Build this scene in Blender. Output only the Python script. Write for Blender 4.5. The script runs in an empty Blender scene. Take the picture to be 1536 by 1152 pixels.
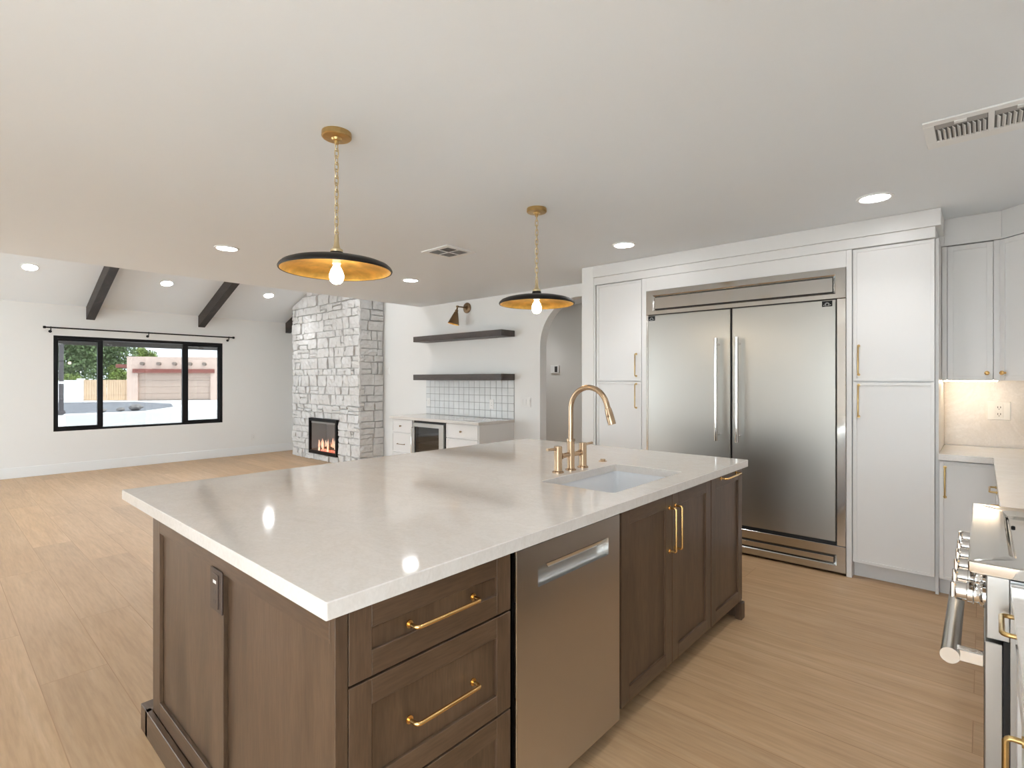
import bpy, bmesh, math, random
from mathutils import Vector, Matrix
R = math.radians
rnd = random.Random(7)
SC = bpy.context.scene
COL = SC.collection

# ------------------------------------------------------------------ camera, sky, sun, exposure
cam_d = bpy.data.cameras.new('camera')
cam = bpy.data.objects.new('camera', cam_d)
COL.objects.link(cam)
cam.location = (0, 0, 1.36)
cam.rotation_euler = (R(90), 0, R(41.82 - 90))
cam_d.sensor_width = 36
cam_d.lens = 36 * 790 / 1536
cam_d.shift_y = -6 / 1536
cam_d.clip_start = 0.01
cam_d.clip_end = 300
SC.camera = cam

world = bpy.data.worlds.new('sky')
SC.world = world
world.use_nodes = True
bg = world.node_tree.nodes['Background']
bg.inputs[0].default_value = (0.82, 0.91, 1.0, 1)
bg.inputs[1].default_value = 4.8

sun_d = bpy.data.lights.new('sun', 'SUN')
sun_d.energy = 3.0
sun_d.angle = R(0.6)
sun_d.color = (1, 0.95, 0.88)
sun = bpy.data.objects.new('sun', sun_d)
COL.objects.link(sun)
sun.location = (8, -4, 20)
sun.rotation_euler = Vector((-0.25, 0.62, -0.95)).to_track_quat('-Z', 'Y').to_euler()

SC.view_settings.view_transform = 'Standard'
SC.view_settings.look = 'None'
SC.view_settings.gamma = 1
SC.view_settings.use_curve_mapping = False
SC.view_settings.exposure = 1.0
DOWNLIGHT = 20.0     # emission of each recessed light's diffuser
BEAM = 11.5          # watts of its downward beam
BULB = 36.0
LED = 20.0

# ------------------------------------------------------------------ materials
def nt(name):
    m = bpy.data.materials.new(name)
    m.use_nodes = True
    t = m.node_tree
    return m, t, t.nodes['Principled BSDF'], t.nodes.new, t.links.new

def mapped(t, scale=(1, 1, 1), rot=(0, 0, 0), coord='Object'):
    tc = t.nodes.new('ShaderNodeTexCoord')
    mp = t.nodes.new('ShaderNodeMapping')
    mp.inputs['Scale'].default_value = scale
    mp.inputs['Rotation'].default_value = rot
    t.links.new(tc.outputs[coord], mp.inputs['Vector'])
    return mp

def ramp(t, fac, stops):
    r = t.nodes.new('ShaderNodeValToRGB')
    e = r.color_ramp.elements
    while len(e) < len(stops):
        e.new(0.5)
    for i, (p, c) in enumerate(stops):
        e[i].position = p
        e[i].color = (*c, 1)
    t.links.new(fac, r.inputs[0])
    return r

def noise(t, vec, scale, detail=4, rough=0.55, dist=0):
    n = t.nodes.new('ShaderNodeTexNoise')
    n.inputs['Scale'].default_value = scale
    n.inputs['Detail'].default_value = detail
    n.inputs['Roughness'].default_value = rough
    n.inputs['Distortion'].default_value = dist
    t.links.new(vec.outputs[0], n.inputs['Vector'])
    return n

def bump(t, b, h, strength, dist=0.01):
    bp = t.nodes.new('ShaderNodeBump')
    bp.inputs['Strength'].default_value = strength
    bp.inputs['Distance'].default_value = dist
    t.links.new(h, bp.inputs['Height'])
    t.links.new(bp.outputs[0], b.inputs['Normal'])

def plain(name, col, rough=0.5, metal=0.0, spec=0.5, coat=0.0, var=0.0, vscale=6, bmp=0.0, bscale=200):
    m, t, b, new, link = nt(name)
    b.inputs['Base Color'].default_value = (*col, 1)
    b.inputs['Roughness'].default_value = rough
    b.inputs['Metallic'].default_value = metal
    b.inputs['Specular IOR Level'].default_value = spec
    b.inputs['Coat Weight'].default_value = coat
    mp = None
    if var or bmp:
        mp = mapped(t)
    if var:
        n = noise(t, mp, vscale)
        r = ramp(t, n.outputs[0], [(0.3, tuple(c * (1 - var) for c in col)), (0.7, tuple(min(1, c * (1 + var)) for c in col))])
        link(r.outputs[0], b.inputs['Base Color'])
    if bmp:
        n = noise(t, mp, bscale, 3)
        bump(t, b, n.outputs[0], bmp, 0.002)
    return m

def emis(name, col, strength):
    m, t, b, new, link = nt(name)
    b.inputs['Base Color'].default_value = (0.8, 0.8, 0.8, 1)
    b.inputs['Emission Color'].default_value = (*col, 1)
    b.inputs['Emission Strength'].default_value = strength
    return m

def thin_glass(name, tint=(1, 1, 1), gloss=0.06):
    m = bpy.data.materials.new(name)
    m.use_nodes = True
    t = m.node_tree
    t.nodes.clear()
    out = t.nodes.new('ShaderNodeOutputMaterial')
    mix = t.nodes.new('ShaderNodeMixShader')
    tr = t.nodes.new('ShaderNodeBsdfTransparent')
    gl = t.nodes.new('ShaderNodeBsdfGlossy')
    tr.inputs[0].default_value = (*tint, 1)
    gl.inputs['Roughness'].default_value = 0.02
    mix.inputs[0].default_value = gloss
    t.links.new(tr.outputs[0], mix.inputs[1])
    t.links.new(gl.outputs[0], mix.inputs[2])
    t.links.new(mix.outputs[0], out.inputs[0])
    return m

def wood(name, c0, c1, c2, grain=(1, 1, 1), rough=0.42, scale=5):
    """stained timber: grain runs along the axis whose scale is small"""
    m, t, b, new, link = nt(name)
    mp = mapped(t, grain)
    n1 = noise(t, mp, scale, 6, 0.6, 0.6)
    r = ramp(t, n1.outputs[0], [(0.28, c0), (0.52, c1), (0.78, c2)])
    mp2 = mapped(t, tuple(g * 5 for g in grain))
    n2 = noise(t, mp2, scale * 3, 3)
    mx = new('ShaderNodeMix')
    mx.data_type = 'RGBA'
    mx.blend_type = 'MULTIPLY'
    mx.inputs[0].default_value = 0.65
    r2 = ramp(t, n2.outputs[0], [(0.35, (0.62, 0.60, 0.58)), (0.62, (1, 1, 1))])
    link(r.outputs[0], mx.inputs[6])
    link(r2.outputs[0], mx.inputs[7])
    link(mx.outputs[2], b.inputs['Base Color'])
    b.inputs['Roughness'].default_value = rough
    bump(t, b, n2.outputs[0], 0.08, 0.002)
    return m

def brushed(name, col, rough, axis_scale):
    m, t, b, new, link = nt(name)
    b.inputs['Base Color'].default_value = (*col, 1)
    b.inputs['Metallic'].default_value = 1
    b.inputs['Roughness'].default_value = rough
    b.inputs['Anisotropic'].default_value = 0.4
    return m

M = {}
M['wall'] = plain('wall_paint', (0.84, 0.825, 0.80), 0.65, spec=0.25, bmp=0.05, bscale=90)
M['ceil'] = plain('ceiling_paint', (0.85, 0.88, 0.91), 0.75, spec=0.2, bmp=0.05, bscale=90)
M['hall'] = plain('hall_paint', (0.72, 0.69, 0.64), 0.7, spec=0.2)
M['trim'] = plain('trim_paint', (0.86, 0.86, 0.85), 0.4)
M['cab'] = plain('cabinet_lacquer', (0.775, 0.755, 0.735), 0.33, spec=0.45)
M['toe'] = plain('toe_kick_paint', (0.76, 0.745, 0.73), 0.5)
M['wood_v'] = wood('stained_maple_upright', (0.062, 0.036, 0.020), (0.108, 0.063, 0.036), (0.142, 0.088, 0.053), (1.6, 1.6, 0.16), 0.36, 6)
M['wood_h'] = wood('stained_maple_flat', (0.062, 0.036, 0.020), (0.108, 0.063, 0.036), (0.142, 0.088, 0.053), (0.16, 1.6, 1.6), 0.36, 6)
M['wood_y'] = wood('stained_maple_cross', (0.062, 0.036, 0.020), (0.108, 0.063, 0.036), (0.142, 0.088, 0.053), (1.6, 0.16, 1.6), 0.36, 6)
M['beam'] = wood('dark_beam_timber', (0.016, 0.011, 0.009), (0.034, 0.024, 0.020), (0.085, 0.066, 0.055), (3, 0.3, 3), 0.5, 4)
M['shelf'] = wood('dark_shelf_timber', (0.045, 0.032, 0.028), (0.075, 0.056, 0.049), (0.10, 0.078, 0.068), (1.6, 0.2, 1.6), 0.45, 5)
M['dark'] = plain('shadow_gap_black', (0.012, 0.011, 0.011), 0.6)
M['black'] = plain('black_aluminium', (0.006, 0.006, 0.007), 0.5, spec=0.25)
M['blackmetal'] = plain('black_iron', (0.014, 0.013, 0.013), 0.4, metal=0.6)
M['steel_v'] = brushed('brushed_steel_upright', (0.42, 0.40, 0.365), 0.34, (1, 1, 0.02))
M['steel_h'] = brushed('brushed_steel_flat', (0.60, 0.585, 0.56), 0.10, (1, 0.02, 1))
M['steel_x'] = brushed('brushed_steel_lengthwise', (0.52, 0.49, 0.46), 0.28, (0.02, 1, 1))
M['steel_pol'] = plain('polished_steel', (0.68, 0.66, 0.63), 0.10, metal=1)
M['steel_light'] = plain('satin_steel', (0.50, 0.50, 0.49), 0.34, metal=0.9)
M['steel_handle'] = plain('satin_steel_tube', (0.62, 0.60, 0.57), 0.22, metal=1)
M['chrome'] = plain('chrome', (0.80, 0.79, 0.78), 0.05, metal=1)
M['gold'] = plain('satin_brass', (0.78, 0.50, 0.20), 0.24, metal=1)
M['brass'] = plain('antique_brass', (0.58, 0.40, 0.17), 0.28, metal=1, var=0.12, vscale=30)
M['chain'] = plain('pale_brass', (0.66, 0.54, 0.33), 0.3, metal=1)
M['bronze'] = plain('champagne_bronze', (0.52, 0.375, 0.25), 0.24, metal=1)
M['sconce'] = plain('aged_bronze', (0.25, 0.165, 0.095), 0.32, metal=1)
M['gilt'] = plain('gold_leaf', (0.72, 0.44, 0.11), 0.34, metal=0.85, var=0.25, vscale=16, bmp=0.2, bscale=40)
M['shade'] = plain('black_enamel', (0.007, 0.006, 0.006), 0.38, spec=0.35)
M['sink'] = plain('white_fireclay', (0.80, 0.81, 0.83), 0.18)
M['plate'] = plain('white_plastic', (0.82, 0.80, 0.77), 0.35)
M['slot'] = plain('dark_slots', (0.05, 0.045, 0.04), 0.5)
M['brownplate'] = plain('brown_plastic', (0.055, 0.034, 0.025), 0.38)
M['diff'] = emis('downlight_diffuser', (0.96, 0.98, 1.0), DOWNLIGHT)
M['bulb'] = emis('lamp_bulb_glass', (1.0, 0.86, 0.66), BULB)
M['bulb_s'] = emis('sconce_bulb_glass', (1.0, 0.74, 0.42), 30)
M['led'] = emis('led_strip', (1.0, 0.80, 0.55), LED)
M['glass_dimmed'] = thin_glass('view_dimming_glass', (0.46, 0.47, 0.47), 0.04)  # tint added to the panes to hold down the outdoor brightness
M['glass'] = thin_glass('window_glass', (0.97, 0.985, 0.98), 0.04)
M['fireglass'] = thin_glass('fire_glass', (0.92, 0.92, 0.92), 0.16)
M['coolglass'] = thin_glass('tinted_glass', (0.55, 0.54, 0.53), 0.10)
M['firebox'] = plain('firebox_liner', (0.20, 0.19, 0.185), 0.6)
M['log'] = plain('charred_log', (0.045, 0.028, 0.020), 0.8, var=0.4, vscale=25, bmp=0.4, bscale=40)
M['ember'] = emis('glowing_embers', (1.0, 0.09, 0.03), 0.9)
M['flame'] = emis('flame', (1.0, 0.33, 0.13), 0.75)
M['flame_w'] = emis('flame_core', (1.0, 0.66, 0.42), 1.0)
M['tile'] = plain('glazed_white_tile', (0.76, 0.765, 0.755), 0.12, var=0.06, vscale=7)
M['grout'] = plain('grey_grout', (0.36, 0.35, 0.34), 0.8)
M['ventgrey'] = plain('vent_duct_grey', (0.42, 0.41, 0.40), 0.7)
M['duct'] = plain('vent_inside', (0.16, 0.155, 0.15), 0.8)
M['mortar'] = plain('stone_joint', (0.50, 0.48, 0.46), 0.9)
M['glasstop'] = plain('dark_cooktop', (0.03, 0.03, 0.032), 0.12)
M['stucco'] = plain('pale_stucco', (0.66, 0.50, 0.42), 0.9, var=0.04, vscale=2)
M['wallwhite'] = plain('white_stucco', (0.86, 0.85, 0.83), 0.9)
M['lintel'] = plain('red_brown_timber', (0.26, 0.085, 0.065), 0.7, var=0.12, vscale=4)
M['gdoor'] = plain('garage_door_paint', (0.50, 0.38, 0.31), 0.6)
M['gate'] = plain('tan_boards', (0.66, 0.47, 0.31), 0.8, var=0.1, vscale=3)
M['viga'] = plain('grey_log_end', (0.24, 0.19, 0.16), 0.9)
M['concrete'] = plain('pale_concrete', (0.78, 0.77, 0.75), 0.9, var=0.04, vscale=0.8)
M['gravel'] = plain('grey_gravel', (0.20, 0.20, 0.215), 0.95, var=0.4, vscale=3.0)
M['rock'] = plain('grey_rock', (0.24, 0.22, 0.21), 0.9, var=0.3, vscale=8)
M['leaf'] = plain('dark_leaves', (0.13, 0.19, 0.075), 0.6, var=0.6, vscale=1.3)
M['leaf2'] = plain('bright_leaves', (0.22, 0.29, 0.07), 0.6, var=0.45, vscale=1.6)
M['bark'] = plain('bark', (0.12, 0.09, 0.07), 0.9)
M['post'] = plain('weathered_post', (0.075, 0.066, 0.068), 0.7)
M['soffit'] = plain('soffit_paint', (0.22, 0.20, 0.185), 0.8)

def mk_stone():
    m, t, b, new, link = nt('whitewashed_stone')
    mp = mapped(t)
    n = noise(t, mp, 9, 5, 0.6)
    r = ramp(t, n.outputs[0], [(0.25, (0.62, 0.60, 0.575)), (0.5, (0.75, 0.73, 0.71)), (0.75, (0.80, 0.79, 0.775))])
    link(r.outputs[0], b.inputs['Base Color'])
    b.inputs['Roughness'].default_value = 0.85
    n2 = noise(t, mp, 34, 6, 0.65)
    bump(t, b, n2.outputs[0], 0.55, 0.02)
    return m
M['stone'] = mk_stone()

def mk_quartz(name, base, vein, rough):
    m, t, b, new, link = nt(name)
    mp = mapped(t, (1.6, 1, 1), (0, 0, R(35)))
    n = noise(t, mp, 3.2, 9, 0.72, 0.5)
    r = ramp(t, n.outputs[0], [(0.30, vein), (0.42, base), (0.50, tuple(0.5 * (a + c) for a, c in zip(base, vein))), (0.53, base), (0.75, tuple(min(1, c * 1.05) for c in base))])
    n2 = noise(t, mp, 90, 3)
    r2 = ramp(t, n2.outputs[0], [(0.35, (0.95, 0.95, 0.95)), (0.6, (1, 1, 1))])
    mx = new('ShaderNodeMix')
    mx.data_type = 'RGBA'
    mx.blend_type = 'MULTIPLY'
    mx.inputs[0].default_value = 1
    link(r.outputs[0], mx.inputs[6])
    link(r2.outputs[0], mx.inputs[7])
    link(mx.outputs[2], b.inputs['Base Color'])
    b.inputs['Roughness'].default_value = rough
    b.inputs['Specular IOR Level'].default_value = 0.6
    return m
M['quartz'] = mk_quartz('pale_quartz', (0.70, 0.66, 0.62), (0.655, 0.605, 0.555), 0.07)
M['slab'] = mk_quartz('warm_slab', (0.70, 0.63, 0.55), (0.62, 0.54, 0.45), 0.16)

def mk_floor():
    m, t, b, new, link = nt('oak_planks')
    tc = new('ShaderNodeTexCoord')
    sep = new('ShaderNodeSeparateXYZ')
    link(tc.outputs['Object'], sep.inputs[0])
    cmb = new('ShaderNodeCombineXYZ')
    addx = new('ShaderNodeMath')
    addx.operation = 'ADD'
    addx.inputs[1].default_value = 0.145 + 20 * 0.245
    link(sep.outputs[0], addx.inputs[0])
    addy = new('ShaderNodeMath')
    addy.operation = 'ADD'
    addy.inputs[1].default_value = 30.37
    link(sep.outputs[1], addy.inputs[0])
    link(addy.outputs[0], cmb.inputs[0])
    link(addx.outputs[0], cmb.inputs[1])
    bt = new('ShaderNodeTexBrick')
    bt.offset = 0.37
    bt.inputs['Scale'].default_value = 1
    bt.inputs['Brick Width'].default_value = 1.9
    bt.inputs['Row Height'].default_value = 0.245
    bt.inputs['Mortar Size'].default_value = 0.0018
    bt.inputs['Mortar Smooth'].default_value = 0.3
    bt.inputs['Color1'].default_value = (0.80, 0.80, 0.80, 1)
    bt.inputs['Color2'].default_value = (0.94, 0.94, 0.94, 1)
    bt.inputs['Mortar'].default_value = (0.66, 0.60, 0.53, 1)
    link(cmb.outputs[0], bt.inputs['Vector'])
    # grain, shifted from plank to plank
    mp = new('ShaderNodeMapping')
    mp.inputs['Scale'].default_value = (0.55, 7, 1)
    link(cmb.outputs[0], mp.inputs['Vector'])
    ad = new('ShaderNodeVectorMath')
    ad.operation = 'MULTIPLY_ADD'
    ad.inputs[1].default_value = (37, 11, 5)
    link(bt.outputs['Color'], ad.inputs[0])
    link(mp.outputs[0], ad.inputs[2])
    n = noise(t, ad, 1.7, 7, 0.62, 0.7)
    r = ramp(t, n.outputs[0], [(0.22, (0.52, 0.325, 0.17)), (0.5, (0.62, 0.40, 0.22)), (0.78, (0.71, 0.485, 0.29))])
    n2 = noise(t, ad, 11, 4)
    r2 = ramp(t, n2.outputs[0], [(0.3, (0.86, 0.85, 0.84)), (0.6, (1, 1, 1))])
    m1 = new('ShaderNodeMix'); m1.data_type = 'RGBA'; m1.blend_type = 'MULTIPLY'; m1.inputs[0].default_value = 1
    m2 = new('ShaderNodeMix'); m2.data_type = 'RGBA'; m2.blend_type = 'MULTIPLY'; m2.inputs[0].default_value = 1
    link(r.outputs[0], m1.inputs[6]); link(r2.outputs[0], m1.inputs[7])
    link(m1.outputs[2], m2.inputs[6]); link(bt.outputs['Color'], m2.inputs[7])
    link(m2.outputs[2], b.inputs['Base Color'])
    b.inputs['Roughness'].default_value = 0.42
    b.inputs['Specular IOR Level'].default_value = 0.45
    bump(t, b, n2.outputs[0], 0.04, 0.002)
    return m
M['floor'] = mk_floor()

# ------------------------------------------------------------------ mesh helpers
class MB:
    """collects shapes; build() links them as ONE mesh object"""
    def __init__(self):
        self.bm = bmesh.new()
        self.mi = 0

    def _poly(self, vs, faces):
        bv = [self.bm.verts.new(v) for v in vs]
        out = []
        for f in faces:
            fc = self.bm.faces.new([bv[i] for i in f])
            fc.material_index = self.mi
            out.append(fc)
        return bv, out

    def hexa(self, p, bevel=0.0):
        """p: 8 points, bottom loop then top loop"""
        bv, fs = self._poly(p, [(3, 2, 1, 0), (4, 5, 6, 7), (0, 1, 5, 4), (1, 2, 6, 5), (2, 3, 7, 6), (3, 0, 4, 7)])
        bmesh.ops.recalc_face_normals(self.bm, faces=fs)
        if bevel:
            es = list({e for f in fs for e in f.edges})
            r = bmesh.ops.bevel(self.bm, geom=es, offset=bevel, segments=1, affect='EDGES', profile=0.5)
            for f in r['faces']:
                f.material_index = self.mi
        return self

    def box(self, x0, x1, y0, y1, z0, z1, bevel=0.0):
        if x1 < x0: x0, x1 = x1, x0
        if y1 < y0: y0, y1 = y1, y0
        if z1 < z0: z0, z1 = z1, z0
        return self.hexa([(x0, y0, z0), (x1, y0, z0), (x1, y1, z0), (x0, y1, z0),
                          (x0, y0, z1), (x1, y0, z1), (x1, y1, z1), (x0, y1, z1)], bevel)

    def fbox(self, F, u0, u1, z0, z1, d0, d1, bevel=0.0):
        p = [F(u0, d0, z0), F(u1, d0, z0), F(u1, d1, z0), F(u0, d1, z0), F(u0, d0, z1), F(u1, d0, z1), F(u1, d1, z1), F(u0, d1, z1)]
        return self.hexa(p, bevel)

    def loft(self, loops, cap0=True, cap1=True, closed=True):
        n = len(loops[0])
        bl = [[self.bm.verts.new(v) for v in L] for L in loops]
        fs = []
        for a, b in zip(bl, bl[1:]):
            for i in range(n if closed else n - 1):
                j = (i + 1) % n
                fs.append(self.bm.faces.new((a[i], a[j], b[j], b[i])))
        if cap0: fs.append(self.bm.faces.new(bl[0][::-1]))
        if cap1: fs.append(self.bm.faces.new(bl[-1]))
        for f in fs: f.material_index = self.mi
        if cap0 and cap1:
            bmesh.ops.recalc_face_normals(self.bm, faces=fs)
        return self

    def lathe(self, prof, o=(0, 0, 0), axis=(0, 0, 1), seg=24, cap=True):
        """prof: (radius, height) pairs along axis"""
        q = Vector((0, 0, 1)).rotation_difference(Vector(axis))
        o = Vector(o)
        loops = []
        for r, h in prof:
            loops.append([o + q @ Vector((max(r, 1e-5) * math.cos(2 * math.pi * i / seg), max(r, 1e-5) * math.sin(2 * math.pi * i / seg), h)) for i in range(seg)])
        self.loft(loops, cap, cap)
        return self

    def cyl(self, a, b, r, seg=16, r2=None):
        a = Vector(a); b = Vector(b)
        return self.lathe([(r, 0), (r2 if r2 is not None else r, (b - a).length)], a, (b - a).normalized(), seg)

    def tube(self, pts, r, seg=10, closed=False, radii=None):
        pts = [Vector(p) for p in pts]
        n = len(pts)
        loops = []
        t0 = (pts[1] - pts[0]).normalized()
        up = Vector((0, 0, 1)) if abs(t0.z) < 0.9 else Vector((1, 0, 0))
        nrm = (up - t0 * up.dot(t0)).normalized()
        for i, p in enumerate(pts):
            a = pts[i - 1] if (i or closed) else p
            b = pts[(i + 1) % n] if (i < n - 1 or closed) else p
            t = (b - a).normalized()
            nrm = (nrm - t * nrm.dot(t)).normalized()
            bi = t.cross(nrm)
            rr = radii[i] if radii else r
            loops.append([p + (nrm * math.cos(2 * math.pi * k / seg) + bi * math.sin(2 * math.pi * k / seg)) * rr for k in range(seg)])
        if closed:
            loops.append(loops[0])
        self.loft(loops, not closed, not closed)
        return self

    def build(self, name, mat, parent=None, smooth=False, loc=None):
        bm = self.bm
        o0 = Vector(ORG.get(parent.name, (0, 0, 0))) if parent else Vector(loc or (0, 0, 0))
        bmesh.ops.remove_doubles(bm, verts=bm.verts, dist=1e-6)
        if not (parent and parent.get('_local')):
            bmesh.ops.translate(bm, verts=bm.verts, vec=-o0)
        me = bpy.data.meshes.new(name)
        bm.to_mesh(me)
        bm.free()
        for m in (mat if isinstance(mat, (list, tuple)) else [mat]):
            me.materials.append(m)
        if smooth:
            for p in me.polygons: p.use_smooth = True
            try:
                me.set_sharp_from_angle(angle=R(38))
            except Exception:
                pass
        o = bpy.data.objects.new(name, me)
        COL.objects.link(o)
        if parent:
            o.parent = parent
            ORG[o.name] = tuple(o0)
            if parent.get('_local'): o['_local'] = 1
        else:
            o.location = o0
            ORG[o.name] = tuple(o0)
        return o

ORG = {}
ALL_LOCAL = []

def thing(name, label, cat, loc=(0, 0, 0), group=None, local=False):
    o = bpy.data.objects.new(name, None)
    COL.objects.link(o)
    o.empty_display_size = 0.1
    o.location = loc
    o['label'] = label
    o['category'] = cat
    if group: o['group'] = group
    ORG[o.name] = tuple(loc)
    if local:
        o['_local'] = 1
    return o

def tag(o, label, cat, group=None):
    o['label'] = label
    o['category'] = cat
    if group: o['group'] = group
    return o

def struct(o):
    o['kind'] = 'structure'
    return o

def kids(o):
    return [c for c in bpy.data.objects if c.parent == o]

def dup(root, loc, label, rz=None):
    def rec(o, par):
        c = o.copy()
        COL.objects.link(c)
        if par: c.parent = par
        for ch in KID.get(o.name, []):
            rec(ch, c)
        return c
    KID = {}
    for o in bpy.data.objects:
        if o.parent: KID.setdefault(o.parent.name, []).append(o)
    r = rec(root, None)
    r.location = loc
    if rz is not None: r.rotation_euler[2] = rz
    r['label'] = label
    return r

def face_x(x0):            # plane X = x0 whose outward normal is -X; u runs along Y
    return lambda u, d, z: (x0 - d, u, z)
def face_yn(y0):           # plane Y = y0, outward -Y; u runs along X
    return lambda u, d, z: (u, y0 - d, z)
def face_yp(y0):           # plane Y = y0, outward +Y
    return lambda u, d, z: (u, y0 + d, z)

def shaker(mb, F, u0, u1, z0, z1, fw=0.055, th=0.02, rec=0.008, mats=(0, 0), bev=0.0012, fwz=None):
    """frame-and-panel front; outer face at d = th"""
    fwz = fwz or fw
    mb.mi = mats[0]
    mb.fbox(F, u0, u0 + fw, z0, z1, 0, th, bev)
    mb.fbox(F, u1 - fw, u1, z0, z1, 0, th, bev)
    mb.mi = mats[1]
    mb.fbox(F, u0 + fw, u1 - fw, z1 - fwz, z1, 0, th, bev)
    mb.fbox(F, u0 + fw, u1 - fw, z0, z0 + fwz, 0, th, bev)
    mb.mi = mats[0]
    mb.fbox(F, u0 + fw, u1 - fw, z0 + fwz, z1 - fwz, 0, th - rec)
    mb.mi = 0

def ring(mb, F, u0, u1, z0, z1, a0, a1, b0, b1, d0, d1):
    """plate u0..u1 x z0..z1 with a rectangular hole a0..a1 x b0..b1"""
    def L(p, q, r, s, d): return [F(p, d, r), F(q, d, r), F(q, d, s), F(p, d, s)]
    loops = [L(a0, a1, b0, b1, d0), L(u0, u1, z0, z1, d0), L(u0, u1, z0, z1, d1), L(a0, a1, b0, b1, d1), L(a0, a1, b0, b1, d0)]
    mb.loft(loops, False, False)

def pull_path(F, u0, u1, z0, z1, d=0.032, r=0.011):
    """bar pull running from (u0,z0) to (u1,z1) with bent ends"""
    du, dz = u1 - u0, z1 - z0
    L = math.hypot(du, dz)
    eu, ez = du / L, dz / L
    pts = [F(u0, 0, z0), F(u0, d - r, z0)]
    for k in range(1, 5):
        a = k * math.pi / 8
        pts.append(F(u0 + eu * r * (1 - math.cos(a)), d - r + r * math.sin(a), z0 + ez * r * (1 - math.cos(a))))
    for k in range(3, -1, -1):
        a = k * math.pi / 8
        pts.append(F(u1 - eu * r * (1 - math.cos(a)), d - r + r * math.sin(a), z1 - ez * r * (1 - math.cos(a))))
    pts += [F(u1, d - r, z1), F(u1, 0, z1)]
    return pts

def pull(F, u0, u1, z0, z1, mat, parent, name='handle', r=0.005, d=0.032, off=0.0):
    mb = MB()
    G = lambda u, dd, z: F(u, dd + off, z)
    mb.tube(pull_path(G, u0, u1, z0, z1, d), r, 10)
    for (u, z) in ((u0, z0), (u1, z1)):
        a = Vector(G(u, 0, z)); b = Vector(G(u, 0.004, z))
        mb.cyl(a, b, r * 1.9, 14)
    return mb.build(name, mat, parent, True)

# ------------------------------------------------------------------ the room
CEIL, XW, YW, YE = 2.44, 4.91, 10.0, 6.21
XL, YF, XH = -3.2, -0.68, 6.2
VS, VZ = 0.38, 2.455
def vault(y): return VZ + VS * (YW - y)

b = MB(); b.box(XL - .15, XH + .15, YF - .15, YW + .15, -0.12, 0)
struct(b.build('floor', M['floor']))

def holed(mb, make, a0, a1, z0, z1, holes):
    """wall a0..a1 x z0..z1 made of boxes around rectangular holes"""
    cuts = sorted(holes)
    x = a0
    for (h0, h1, b0, b1) in cuts:
        if h0 > x: make(x, h0, z0, z1)
        if b0 > z0: make(h0, h1, z0, b0)
        if b1 < z1: make(h0, h1, b1, z1)
        x = h1
    if x < a1: make(x, a1, z0, z1)

WX0, WX1, WZ0, WZ1 = 1.251, 3.521, 0.613, 2.006
w = MB()
holed(w, lambda p, q, r, s: w.box(p, q, YW, YW + .16, r, s), XL - .15, XW + .15, 0, 2.455, [(WX0, WX1, WZ0, WZ1)])
struct(w.build('wall_back', M['wall']))

# long wall with the bar, the arch and the cabinets
w = MB()
AY0, AY1, AR = 2.864, 3.944, 0.54
w.box(XW, XW + .12, YF - .15, AY0, 0, CEIL)
w.box(XW, XW + .12, AY1, YE, 0, CEIL)
ac, asz = (AY0 + AY1) / 2, 1.76
pts = [(ac - AR * math.cos(math.pi * k / 28), asz + AR * math.sin(math.pi * k / 28)) for k in range(29)]
for (p, q) in zip(pts, pts[1:]):
    w.hexa([(XW, p[0], p[1]), (XW + .12, p[0], p[1]), (XW + .12, q[0], q[1]), (XW, q[0], q[1]),
            (XW, p[0], CEIL), (XW + .12, p[0], CEIL), (XW + .12, q[0], CEIL), (XW, q[0], CEIL)])
# vaulted end of that wall
w.hexa([(XW, YE, 0), (XW + .12, YE, 0), (XW + .12, YW, 0), (XW, YW, 0), (XW, YE, vault(YE)), (XW + .12, YE, vault(YE)), (XW + .12, YW, VZ), (XW, YW, VZ)])
# pilaster closing off the cabinet run
w.box(4.25, XW, 2.762, 2.895, 0, CEIL)
struct(w.build('wall_right', M['wall']))

# left and front walls; their unseen glazed openings are added to let daylight in
w = MB()
LD = (-0.5, 1.5, 0.0, 2.25)
LW = (6.4, 9.7, 0.0, 2.3)
holed(w, lambda p, q, r, s: w.box(XL - .15, XL, p, q, r, s), YF - .15, YE, 0, CEIL, [LD])
holed(w, lambda p, q, r, s: w.box(XL - .15, XL, p, q, r, s), YE, YW, 0, 2.45, [LW])
w.hexa([(XL - .15, YE, 2.45), (XL, YE, 2.45), (XL, YW, 2.45), (XL - .15, YW, 2.45), (XL - .15, YE, vault(YE)), (XL, YE, vault(YE)), (XL, YW, VZ), (XL - .15, YW, VZ)])
struct(w.build('wall_left', M['wall']))
w = MB()
FW = (-2.9, -0.6, 0.0, 2.25)
holed(w, lambda p, q, r, s: w.box(p, q, YF - .15, YF, r, s), XL - .15, XW, 0, CEIL, [FW])
struct(w.build('wall_front', M['wall']))
w = MB()
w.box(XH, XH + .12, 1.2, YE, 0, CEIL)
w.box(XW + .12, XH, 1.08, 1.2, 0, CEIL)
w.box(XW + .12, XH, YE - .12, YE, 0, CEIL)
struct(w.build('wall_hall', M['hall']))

# one ceiling: flat over the kitchen, a drop at its edge, then the vault down to the window wall
c = MB()
c.box(XL - .15, XH + .15, YF - .15, YE, CEIL, CEIL + .16)
c.box(XL - .15, XW + .15, YE - .12, YE, CEIL + .16, vault(YE) + .1)
c.hexa([(XL - .15, YE, vault(YE)), (XW + .15, YE, vault(YE)), (XW + .15, YW + .16, vault(YW + .16)), (XL - .15, YW + .16, vault(YW + .16)),
        (XL - .15, YE, vault(YE) + .16), (XW + .15, YE, vault(YE) + .16), (XW + .15, YW + .16, vault(YW + .16) + .16), (XL - .15, YW + .16, vault(YW + .16) + .16)])
struct(c.build('ceiling', M['ceil']))

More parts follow.
